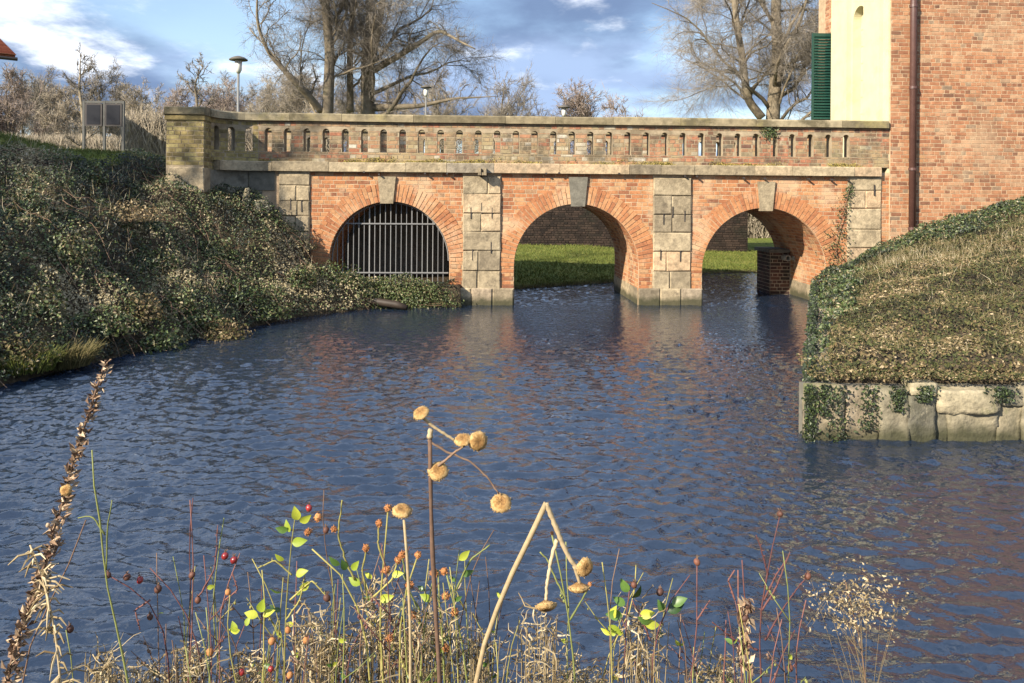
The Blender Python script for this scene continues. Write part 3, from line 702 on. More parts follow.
# niche wall with an arched hollow
mb = MB(); zn1 = G(854, 9, UE)[1]; tn0, tn1 = t_nb+0, t_na
tn0, tn1 = 1.10, 1.76; tc, rn = (tn0+tn1)/2, (tn1-tn0)/2; zsn = zn1-rn; zb = 3.55
face = UE-.01
def pq(t, z, o=0): return (face+o, t, z)
tl, trr = t_p1b-.02, t_p2a+.02
mb.quad(pq(tl,ZB), pq(trr,ZB), pq(trr,zb), pq(tl,zb))
mb.quad(pq(tl,zb), pq(tn0,zb), pq(tn0,ZPT), pq(tl,ZPT)); mb.quad(pq(tn1,zb), pq(trr,zb), pq(trr,ZPT), pq(tn1,ZPT))
th = np.linspace(PI, 0, 17); dn = .22
for t0, t1 in zip(th[:-1], th[1:]):
    a_, b_ = tc+rn*math.cos(t0), tc+rn*math.cos(t1); za, zb_ = zsn+rn*math.sin(t0), zsn+rn*math.sin(t1)
    mb.quad(pq(a_,za), pq(b_,zb_), pq(b_,ZPT), pq(a_,ZPT)); mb.quad(pq(a_,za), pq(a_,za,dn), pq(b_,zb_,dn), pq(b_,zb_))
    mb.quad(pq(a_,zb,dn), pq(b_,zb,dn), pq(b_,zb_,dn), pq(a_,za,dn))
for tt in (tn0, tn1): mb.quad(pq(tt,zb), pq(tt,zb,dn), pq(tt,zsn,dn), pq(tt,zsn))
mb.quad(pq(tn0,zb), pq(tn1,zb), pq(tn1,zb,dn), pq(tn0,zb,dn))
for k in range(12):    # scored joints in the hollow's back
    zz = zb+.15+k*.42
    if zz < zsn: mb.block(face+dn-.012, face+dn-.003, tn0-.02, tn1+.02, zz, zz+.405, .62+.03*(k % 2))
mb.build('niche', M['plaster'], portal)
for (ta, tb) in ((t_p1a, t_p1b), (t_p2a, t_p2b)):
    ta, tb = min(ta, tb), max(ta, tb)
    p = pblock('pilaster', ta, tb, ZB+.55, ZPT-.5, .13, portal)
    pblock('pilaster_base', ta-.05, tb+.03, ZB, ZB+.42, .19, p); pblock('pilaster_moulding', ta-.03, tb+.03, ZB+.423, ZB+.547, .16, p)
    pblock('capital', ta-.04, tb+.04, ZPT-.497, ZPT-.3, .19, p)
pblock('entablature', .0, t_p2b+.06, ZPT+.003, ZPT+.5, .26, portal); pblock('portal_cornice', -.04, t_p2b+.12, ZPT+.503, ZPT+.68, .42, portal)
# green louvred shutter standing open beyond the portal
ts = t_p2b+.18
su0, sz1 = F(812.5, 33, ts); su1, _ = F(834, 33, ts); sz0 = 3.05
mb = MB(); fw = .05
mb.block(su0, su0+fw, ts, ts+.05, sz0, sz1); mb.block(su1-fw, su1, ts, ts+.05, sz0, sz1); mb.block(su0+fw, su1-fw, ts, ts+.05, sz1-.09, sz1); mb.block(su0+fw, su1-fw, ts, ts+.05, sz0, sz0+.1)
sh = mb.build('shutter', M['louvre'], house); sh['label'] = 'dark green louvred shutter standing open'
mb = MB(); z = sz0+.12
while z < sz1-.1:
    a_ = .6; mb.add([(su0+fw,ts-.012,z),(su1-fw,ts-.012,z),(su1-fw,ts+.045,z+.07),(su0+fw,ts+.045,z+.07),(su0+fw,ts-.012,z+.012),(su1-fw,ts-.012,z+.012),(su1-fw,ts+.045,z+.082),(su0+fw,ts+.045,z+.082)], [[0,1,5,4],[4,5,6,7],[3,2,1,0]], rng.random()); z += .075
mb.build('slats', M['louvre'], sh)

# ================================================================== RETAINING WALL OF THE RIGHT BANK
def blob_block(mb, c, s, tone, amt=.16, rough=.07):
    """rounded rough stone: a subdivided cube pushed about"""
    n = 9; g1 = np.linspace(-1, 1, n); V = []; idx = {}; Fc = []
    def vid(p):
        k = tuple(np.round(p, 4))
        if k not in idx: idx[k] = len(V); V.append(p)
        return idx[k]
    for axn in range(3):
        for sg in (-1, 1):
            for i in range(n-1):
                for j in range(n-1):
                    q = []
                    for (a_, b_) in ((i,j),(i+1,j),(i+1,j+1),(i,j+1)):
                        p = np.zeros(3); p[axn] = sg; p[(axn+1) % 3] = g1[a_]; p[(axn+2) % 3] = g1[b_]; q.append(vid(p))
                    Fc.append(q if sg > 0 else q[::-1])
    V = np.array(V); L = np.linalg.norm(V, axis=1, keepdims=True); sph = V/L
    V = V*(1-amt)+sph*amt*1.2
    V = V*np.array(s)/2
    V += (rng.random(V.shape)-.5)*min(s)*rough
    o_ = rng.uniform(0, 50, 3)
    V += np.stack([fbm(V[:, 1]*5+o_[0], V[:, 2]*5)-.5, fbm(V[:, 0]*5+o_[1], V[:, 2]*5)-.5, fbm(V[:, 0]*5+o_[2], V[:, 1]*5)-.5], -1)*.075*min(1, min(s)/.2)
    mb.add(V+np.array(c), Fc, tone)
fw0 = P(808, 443, 7.9); 
rwall = thing('retaining_wall', (2.95, 8.0, 0), 'low retaining wall of pale rough stone blocks at the foot of right bank', 'wall')
WX = lambda px: (px-512)/FPX*8.0
def wz(py): return CAMZ+(HY+2.2-py)/FPX*8.0
blocks = [  # pixel outline of each stone on the wall's face
 (808,846,386,443,.75),(846,880,389,442,.9),(880,908,388,443,.45),(908,936,396,446,.1),(912,938,383,394,1.0),(938,1000,388,411,.98),(950,1000,411,448,.55),
 (936,950,404,446,.35),(1000,1024,404,446,.7),(1000,1030,388,403,.4),(1024,1062,386,449,.5),(1062,1100,390,450,.8),(1100,1150,388,452,.3),(1150,1200,390,452,.6),(1200,1260,388,452,.8),(1260,1310,388,452,.2),(1310,1390,388,452,.5)]
for (a_, b_, c_, d_, tn) in blocks:
    x0, x1, z1, z0 = WX(a_), WX(b_), wz(c_), wz(d_)
    mb = MB(); z0 = z0 if d_ < 438 else -.25
    yc = 8.14+rng.uniform(-.03, .03)
    ry = .30 if a_ != 938 else .40
    if a_ == 808: ry = .12; yc = 8.05
    blob_block(mb, ((x0+x1)/2, yc, (z0+z1)/2), (x1-x0+.01, ry, z1-z0+.01), tn, .045 if a_ != 938 else .2, .045)
    mb.build('stone_block', M['rubble'], rwall, True, loc=None).location = (-2.95, -8.0, 0)
mb = MB(); mb.block(WX(809), WX(1385), 8.10, 8.24, -.6, .52, .3)
k = mb.build('rubble_core', M['darkstone'], rwall); k.location = (-2.95, -8.0, 0)
# return along the channel
for i in range(9):
    y0 = 8.3+i*.66; xx = float(xR(y0+.3))+.24
    for zz, hh in ((-.05, .4), (.33, .34)):
        mb = MB(); blob_block(mb, (xx, y0+.32, zz+.08), (.3, .63, hh), rng.random(), .15)
        o = mb.build('stone_block', M['rubble'], rwall, True); o.location = (-2.95, -8.0, 0)

# ================================================================== IVY, LITTER, GRASS
def scatter(n, x0, x1, y0, y1, keep):
    x = rng.uniform(x0, x1, n); y = rng.uniform(y0, y1, n); k = keep(x, y); return x[k], y[k]
# left bank ivy
def left_keep(x, y):
    d = xL(y)-x
    return (d > .02) & (d < 8.5) & ~((d > 4.9) & (y > 13.2) & (x < -8.2)) & (x > -13) & ((y < 17.55) | ((y < 17.75) & (x > -4.2)))& (rng.random(len(x)) < np.where(y < 9, .4, 1))
def leafbed(x, y, size, thick, mat_tone, mb, up=.6):
    z = height(x, y); N = nrm_at(x, y)
    hump = thick*(.2+1.6*np.clip(fbm(x*1.3+3, y*1.3+7)-.35, 0, 1)+1.5*np.clip(vnoise(x*2.6, y*2.6)-.45, 0, 1))
    off = hump*np.sqrt(rng.random(len(x)))
    pos = np.stack([x, y, z], -1)+N*off[:, None]
    n2 = N*up+rng.normal(0, .6, N.shape)+np.array([-.15, -.35, .25])
    leaves(mb, pos, n2, size, mat_tone)
mb = MB()
x, y = scatter(250000, -13, -1.2, 6, 17.75, left_keep)
patch = fbm(x*.9+11, y*.9+2); patch2 = fbm(x*2.4+1, y*2.4+22)
d = xL(y)-x
tone = .40+1.9*(patch-.5)+1.6*(patch2-.5)+rng.normal(0, .2, len(x))+.16*smooth(1.8, .3, d)*(rng.random(len(x)))+np.where(rng.random(len(x)) < .10, .45, 0)
leafbed(x, y, rng.uniform(.022, .045, len(x))+.035*rng.random(len(x))**3, .28, np.clip(tone, 0, 1), mb)
tag(mb.build('ivy_cover', M['ivy']), 'dark ivy and withered leaves covering the left bank', 'ivy', kind='stuff')
# twiggy dead stems in the left bank
mb = MB(); x, y = scatter(4500, -12, -2.9, 8, 17.2, left_keep)
n = len(x); z = height(x, y); p0 = np.stack([x, y, z], -1)
dr = rng.normal(0, .6, (n, 3)); dr[:, 2] = np.abs(dr[:, 2])+.7; dr /= np.linalg.norm(dr, axis=1, keepdims=True)
L = rng.uniform(.12, .36, n)[:, None]*(.3+1.2*fbm(x*.9+60, y*.9))[:, None]
Pt = np.stack([p0, p0+dr*L*.6, p0+dr*L+rng.normal(0, .05, (n, 3))], 1)
tubes(mb, Pt, np.stack([np.full(n, .004), np.full(n, .0035), np.full(n, .0015)], 1), 3)
tag(mb.build('dead_stems', M['drygrass']), 'thin dead stems sticking out of the ivy on the left bank', 'dead stems', kind='stuff')
# trailing vines and low shrubs that stand out of the ivy
mb = MB(); x, y = scatter(420, -12, -3.2, 8.5, 17.0, left_keep)
for a_, b_ in zip(x, y):
    th = rng.uniform(-1.2, .6); q = [(a_, b_)]
    for k in range(7): th += rng.normal(0, .3); q.append((q[-1][0]+.11*math.cos(th), q[-1][1]+.11*math.sin(th)))
    q = np.array(q); zz = height(q[:, 0], q[:, 1])+.12+.12*np.sin(np.linspace(0, PI, 8))*rng.random()
    mb.tube(np.stack([q[:, 0], q[:, 1], zz], -1), np.linspace(.007, .003, 8), 4, rng.random(), cap=False)
tag(mb.build('trailing_vines', M['stem_brown']), 'bare brown vines trailing over the ivy of the left bank', 'vines', kind='stuff')
# right bank: ivy near the crest and the channel edge, leaf litter, dry stubble
def right_keep(x, y):
    e = x-xR(y); return (e > .02) & (y > 8.1) & (y < 17.72) & (x < 13)
mb = MB(); x, y = scatter(150000, 2.9, 13, 8.1, 17.7, right_keep)
e = x-xR(y); pa = fbm(x*1.3+4, y*1.3+8)
ivy = (e < .16+.9*pa*smooth(9, 13, y)+.2*pa) | (y > 14.4+1.5*pa)
xi, yi = x[ivy], y[ivy]
tone = .20+.8*(pa[ivy]-.5)+rng.normal(0, .16, ivy.sum())+np.where(rng.random(ivy.sum()) < .14, .45, 0)  # base tone kept low to put shading into the ivy leaves
leafbed(xi, yi, rng.uniform(.03, .07, len(xi)), .17, np.clip(tone, 0, 1), mb)
# ivy hanging over the channel side and down the wall, tone lowered as shade
n = 9000; yy = rng.uniform(8.15, 17.6, n); zz = rng.uniform(.02, .75, n)**1.0; xx = xR(yy)+.06-rng.uniform(0, .10, n)-.03*np.sin(yy*5)
kk = rng.random(n) < (.55+.6*(vnoise(yy*2, zz*2)-.3))
leaves(mb, np.stack([xx, yy, zz], -1)[kk], (np.array([-1, -.5, .5])+rng.normal(0, .5, (n, 3)))[kk], rng.uniform(.03, .065, kk.sum()), np.clip(.15+rng.normal(0, .16, kk.sum()), 0, 1))
for px, w, lo in ((838, 16, 440), (812, 8, 446), (809, 5, 447), (807, 4, 447), (810, 6, 440), (868, 14, 428), (824, 10, 415), (898, 10, 410), (1000, 18, 400), (925, 10, 400)):
    n = 260; u = rng.random(n); xx = WX(px+rng.normal(0, w/2.5, n)); zz = wz(384+(lo-384)*u); leaves(mb, np.stack([xx, 7.97-rng.uniform(0, .04, n), zz], -1), np.array([0, -1, .3])+rng.normal(0, .5, (n, 3)), rng.uniform(.018, .042, n), np.clip(.2+rng.normal(0, .2, n), 0, 1))
tag(mb.build('ivy_cover', M['ivy']), 'dark ivy, shade put into its tone, along crest and water edge of right bank', 'ivy', kind='stuff')
mb = MB(); xi, yi = x[~ivy], y[~ivy]; pl = .55*fbm(xi*1.6+14, yi*1.6+3)+.45*fbm(xi*4.5+4, yi*4.5+3)
tone = .36+2.0*(pl-.5)+rng.normal(0, .2, len(xi))
xe_ = rng.uniform(3.0, 8.5, 9000); ye_ = 7.98+.5*rng.random(9000)**1.3; te_ = np.clip(.5+rng.normal(0, .22, 9000), 0, 1)
leaves(mb, np.stack([xe_, ye_, .57+.25*(ye_-8)+.05*rng.random(9000)+.05*vnoise(xe_*4, ye_*4)], -1), np.array([0, -.5, 1])+rng.normal(0, .5, (9000, 3)), rng.uniform(.018, .04, 9000), te_)
leafbed(xi, yi, rng.uniform(.02, .055, len(xi)), .09, np.clip(tone, 0, 1), mb, 1.2)
tag(mb.build('leaf_litter', M['litter']), 'brown leaf litter and short weeds on the right bank', 'leaf litter', kind='stuff')
def blades(mb, x, y, Lmin, Lmax, lean, r, tone):
    n = len(x); p0 = np.stack([x, y, height(x, y)-.01], -1); dr = rng.normal(0, lean, (n, 3)); dr[:, 2] = 1; dr /= np.linalg.norm(dr, axis=1, keepdims=True)
    L = rng.uniform(Lmin, Lmax, n)[:, None]; bend = rng.normal(0, .35, (n, 3))*L; bend[:, 2] = -np.abs(bend[:, 2])*.6
    Pt = np.stack([p0, p0+dr*L*.5, p0+dr*L+bend*.5], 1)
    tubes(mb, Pt, np.stack([np.full(n, r), np.full(n, r*.8), np.full(n, r*.2)], 1), 3, tone)
mb = MB()
x, y = scatter(60000, 3, 12, 8.4, 17.3, right_keep); e = x-xR(y)
band = np.exp(-((y-13.6+.15*e)/1.7)**2)*smooth(.5, 1.3, e)*(.35+fbm(x*1.5, y*1.5)); k = rng.random(len(x)) < band*.17
blades(mb, x[k], y[k], .08, .26, .25, .004, np.clip(rng.normal(.50, .28, k.sum()), 0, 1))
k = rng.random(len(x)) < .55*np.clip(fbm(x*1.4+9, y*1.4)*1.6-.3, 0, 1)
blades(mb, x[k], y[k], .05, .16, .5, .0035, np.clip(rng.normal(.28, .22, k.sum()), 0, 1))
tag(mb.build('dry_grass', M['drygrass']), 'pale dry stubble and grass across the right bank', 'dry grass', kind='stuff')
# short lawn beyond the bridge
mb = MB(); x, y = scatter(60000, -1.5, 13, 20.7, 31, lambda x, y: (y > yF(x)+.02))
k = rng.random(len(x)) < np.where(y < yF(x)+.5, 1, .55); x, y = x[k], y[k]
blades(mb, x, y, .04, .12, .5, .008, np.clip(rng.normal(.45, .22, len(x)), 0, 1))
x, y = scatter(26000, -14, -8, 13, 19, lambda x, y: (xL(y)-x > 4.8)); blades(mb, x, y, .05, .14, .5, .006, np.clip(rng.normal(.4, .22, len(x)), 0, 1))
tag(mb.build('grass', M['greengrass']), 'short green lawn grass behind the bridge and on the bank top', 'grass', kind='stuff')

# clumps on the left bank that one can tell apart
def tuft(name, px, py, dist, n, L, r, mat, label, cat, group=None, spread=.25, lean=.5, thick=.005):
    p = P(px, py, dist); z = float(height(p[0], p[1])); t = thing(name, (p[0], p[1], z), label, cat, group)
    mb = MB(); a = rng.uniform(0, 2*PI, n); q = np.sqrt(rng.random(n))*spread
    p0 = np.stack([q*np.cos(a), q*np.sin(a), np.full(n, -.03)], -1); dr = np.stack([np.cos(a)*lean*rng.random(n), np.sin(a)*lean*rng.random(n), np.ones(n)], -1)
    Ls = rng.uniform(.5, 1, n)[:, None]*L; end = p0+dr*Ls; mid = p0+dr*Ls*.55+np.array([0, 0, 1])*Ls*.08
    end[:, 2] -= (rng.random(n)*.3)*L
    tubes(mb, np.stack([p0, mid, end], 1), np.stack([np.full(n, thick), np.full(n, thick*.8), np.full(n, thick*.3)], 1), 3)
    mb.build('blades', M[mat], t); return t
tuft('grass_tuft', 60, 372, 10.9, 1100, .36, .3, 'olivegrass', 'olive brown grass tuft at the water edge of the left bank', 'grass tuft', None, .38, .9)
tuft('grass_tuft', 25, 380, 10.4, 600, .32, .3, 'greengrass', 'dark green grass tuft at the waterline in the left corner', 'grass tuft', None, .35, .9)
def clump(name, px, py, dist, n, rad3, mat, tone, label, cat, size=(.03, .07)):
    p = P(px, py, dist); z = max(0.0, float(height(p[0], p[1]))); t = thing(name, (p[0], p[1], z), label, cat)
    mb = MB(); v = rng.normal(size=(n, 3)); v /= np.linalg.norm(v, axis=1, keepdims=True); v[:, 2] = np.abs(v[:, 2])
    rr = rng.random(n)**.4*(.75+.5*vnoise(v[:, 0]*2.5+px, v[:, 1]*2.5+v[:, 2]*2)); pos = v*np.array(rad3)*rr[:, None]
    leaves(mb, pos, v+rng.normal(0, .6, (n, 3)), rng.uniform(*size, n), np.clip(rng.normal(tone, .16, n), 0, 1)); mb.build('foliage', M[mat], t)
    mb = MB(); m = 14; tubes(mb, np.stack([np.zeros((m, 3)), v[:m]*np.array(rad3)*.5, v[:m]*np.array(rad3)*.9], 1), np.tile([.008, .006, .003], (m, 1)), 4); mb.build('stems', M['stem_brown'], t); return t
clump('shrub', 180, 278, 13.6, 700, (.35, .3, .42), 'ivy', .62, 'pale green sunlit shrub halfway up the left bank', 'shrub')
clump('bramble_heap', 122, 212, 14.5, 1500, (.75, .5, .38), 'litter', .78, 'reddish brown withered bramble heap high on the left bank', 'bramble')
clump('shrub', 265, 318, 15.0, 900, (.5, .4, .4), 'ivy', .48, 'rounded green shrub by the waterline near the bridge', 'shrub')
clump('shrub', 105, 335, 11.9, 1100, (.55, .4, .42), 'ivy', .55, 'grey green shrub on the waterline of the left bank', 'shrub')
clump('shrub', 402, 300, 17.35, 6500, (1.25, .32, .70), 'ivy', .54, 'low dense bright ivy mound below the iron grille', 'shrub', (.03, .06))
clump('shrub', 330, 288, 17.0, 1300, (.65, .4, .55), 'ivy', .42, 'ivy bush beside the left end of the iron grille', 'shrub')
ivr = thing('climbing_ivy', (0, 0, 0), 'thin ivy creeping up the right stone quoin of the bridge', 'climbing plant')
mb = MB(); st = MB(); pts = []
for px, py in ((836,262),(834,245),(838,228),(843,212),(846,196),(850,184)):
    u, z = F(px, py); pts.append(to_world(u, -.07, z))
bp = to_world(*([F(836, 264)[0], -.07, F(836, 264)[1]])); ivr.location = bp; pts = np.array(pts)-bp
st.tube(pts, .008, 5); st.build('stem', M['stem_brown'], ivr)
n = 420; s_ = rng.random(n)**1.4*(len(pts)-1); i_ = np.minimum(s_.astype(int), len(pts)-2); f_ = (s_-i_)[:, None]
pos = pts[i_]*(1-f_)+pts[i_+1]*f_+rng.normal(0, 1, (n, 3))*np.array([.16, .02, .07])*(1.25-s_/5)[:, None]
leaves(mb, pos, np.array([0, -1, .3])+rng.normal(0, .4, (n, 3)), rng.uniform(.03, .06, n), np.clip(rng.normal(.3, .2, n), 0, 1)); mb.build('foliage', M['ivy'], ivr)
b0 = to_world(*([F(769, 132)[0], -.03, F(769, 132)[1]])); fn = thing('wall_fern', tuple(b0), 'small green fern growing on the parapet above the right arch', 'fern')
mb = MB(); n = 260; q = rng.normal(0, 1, (n, 3))*np.array([.09, .025, .09]); q[:, 1] = -np.abs(q[:, 1])-.01; leaves(mb, q, np.array([0, -1, .4])+rng.normal(0, .5, (n, 3)), rng.uniform(.025, .06, n), np.clip(rng.normal(.4, .12, n), 0, 1)); mb.build('fronds', M['ivy'], fn)
for i, (px, py, dd, tn, mt) in enumerate(((30, 205, 13.2, .34, 'ivy'), (70, 240, 12.6, .62, 'ivy'), (150, 250, 14.2, .3, 'ivy'), (215, 225, 15.6, .5, 'ivy'), (240, 285, 14.8, .36, 'ivy'), (40, 300, 11.4, .70, 'ivy'), (140, 310, 12.6, .6, 'litter'), (200, 315, 13.6, .42, 'ivy'), (300, 265, 16.2, .4, 'ivy'), (15, 345, 10.3, .5, 'litter'), (90, 180, 15.2, .3, 'ivy'), (225, 335, 13.4, .62, 'litter'), (160, 352, 12.4, .5, 'ivy'))):
    o = clump('shrub', px, py, dd, 800, (rng.uniform(.32, .6), rng.uniform(.3, .4), rng.uniform(.28, .48)), mt, tn, 'low scrubby shrub among the ivy of the left bank', 'shrub', (.025, .075)); o['group'] = 'scrub on the left bank'
# dark log lying at the water's edge
p = P(388, 303, 17.0); lg = thing('log', (p[0], p[1], .05), 'dark wet log lying at the water edge below the ivy mound', 'log')
mb = MB(); mb.tube([(-.55, .1, .12), (-.2, .0, .10), (.2, -.1, .06), (.42, -.16, .0)], [.06, .085, .08, .06], 9); mb.build('trunk', M['wetlog'], lg, True)
# loose pale stones in the shade under the wing
for px, py, s_, lb in ((246, 188, (.12, .12, .34), 'pale upright broken stone in the shade below the wing parapet'), (264, 190, (.34, .2, .30), 'large broken stone leaning under the cornice in the shade'), (229, 193, (.26, .2, .14), 'brown rounded stone lying among ivy below the wing parapet')):
    p = P(px, py, 17.0); mb = MB(); blob_block(mb, (0, 0, 0), s_, .6 if px == 246 else .1, .45, .3)
    o = mb.build('loose_stone', M['rubble'], None, True); z = float(height(p[0], p[1])); o.location = (p[0], p[1], z+s_[2]*.35+.05); o.rotation_euler = (.1, .25, .4); tag(o, lb, 'stone')

# ================================================================== BACKGROUND THINGS
# wall beyond the lawn, shade put into its dark colours
gwall = thing('garden_wall', (1.0, 30.5, .4), 'garden wall with shade put into its dark colour, beyond the lawn behind the bridge', 'wall')
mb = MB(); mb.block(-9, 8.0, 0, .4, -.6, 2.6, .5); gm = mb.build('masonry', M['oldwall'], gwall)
bk = MB(); brickfield(bk, -4, 8, .0, 2.6, lambda a, b, h: (a, -h, b), depth=.02, j=.022); bk.build('brickwork', M['brick_shade'], gm)
mb = MB(); x_ = -9
while x_ < 8.0:
    w_ = rng.uniform(.5, .9); mb.block(x_, min(x_+w_, 8.05)-.01, -.05, .45, 2.605, 2.72+rng.uniform(-.03, .03), rng.random(), .01); x_ += w_
mb.build('coping', M['darkstone'], gwall)
# lamps
def lamp(px, ytop, dist, hat, label, mb_ground=3.0):
    p = P(px, ytop, dist); gz = float(height(p[0], p[1])); Hh = p[2]-gz
    t = thing('street_lamp', (p[0], p[1], gz), label, 'street lamp', 'street lamps behind the bridge')
    mb = MB(); mb.tube([(0,0,0), (0,0,1.0), (0,0,1.02), (0,0,Hh-.5)], [.06, .06, .04, .035], 10); mb.build('pole', M['galv'], t, True)
    mb = MB(); mb.tube([(0,0,Hh-.52), (0,0,Hh-.42), (0,0,Hh-.12)], [.05, .10, .11], 12); mb.build('lantern', M['lampglass'], t, True)
    mb = MB(); mb.tube([(0,0,Hh-.13), (0,0,Hh-.10), (0,0,Hh-.04), (0,0,Hh)], [hat/2, hat/2, hat*.32, .05], 20); mb.build('hat', M['lamphat'], t, True)
lamp(238.5, 56, 24, .54, 'tall street lamp with disc hat behind the left end of the parapet')
lamp(426, 85, 36, .5, 'distant street lamp in front of the big bare trees')
lamp(564, 105, 36, .55, 'street lamp whose hat just shows over the middle of the parapet')
# information board with two panels
bp = P(103.5, 148, 19.0); gz = float(height(bp[0], bp[1])); bd = thing('information_board', (bp[0], bp[1], gz), 'grey two panel information board standing on top of the left bank', 'sign', None, rad(2))
zt = P(103.5, 101, 19)[2]-gz; w = .46
mb = MB()
for x_ in (-w, 0.02, w): mb.block(x_-.026, x_+.026, -.03, .03, -.1, zt)
mb.block(-w, w, -.025, .025, zt-.05, zt+.0); mb.build('frame', M['boardpost'], bd)
for x_ in (-w/2+.01, w/2+.01):
    mb = MB(); mb.block(x_-.2, x_+.2, -.045, .01, zt-.60, zt-.065, .2); k = mb.build('panel_case', M['iron'], bd)
    mb = MB(); mb.block(x_-.155, x_+.155, -.052, -.046, zt-.56, zt-.10, .5); mb.build('panel', M['panel'], k)
# house whose eave shows at the upper left
hp = P(17, 60, 26.0); ha = rad(42); hs = thing('tiled_house', (hp[0]-(4.05*math.cos(ha)+4.5*math.sin(ha)), hp[1]-(4.05*math.sin(ha)-4.5*math.cos(ha)), 3.1), 'house with red tiled roof whose eave corner shows at upper left', 'house', None, ha)
ez = hp[2]-3.1
mb = MB(); mb.block(-3.6, 3.55, -4.0, 4.0, -.5, ez+.1, .5); mb.build('wall', M['render'], hs)
mb = MB()
mb.add([(-4,-4.5,ez),(4,-4.5,ez),(4,4.5,ez),(-4,4.5,ez),(-4,0,ez+1.5),(4,0,ez+1.5),(-4,-4.5,ez+.14),(4,-4.5,ez+.14),(4,4.5,ez+.14),(-4,4.5,ez+.14),(-4,0,ez+1.64),(4,0,ez+1.64)],
 [[6,7,11,10],[8,9,10,11],[0,1,7,6],[1,7,11,5],[0,6,10,4],[2,8,11,5],[3,9,10,4],[0,1,5,4],[2,3,4,5],[2,3,9,8]], rng.random(10))
for k in range(26):
    f0 = k/26; mb.box((0, -4.5*(1-f0)-.0, ez+.16+1.5*f0), (8.02, .2, .03), rng.random())
mb.build('roof', M['tile'], hs)
mb = MB(); mb.tube([(-4, -4.56, ez+.02), (4.05, -4.56, ez+.02)], .06, 8); mb.build('gutter', M['iron'], hs)

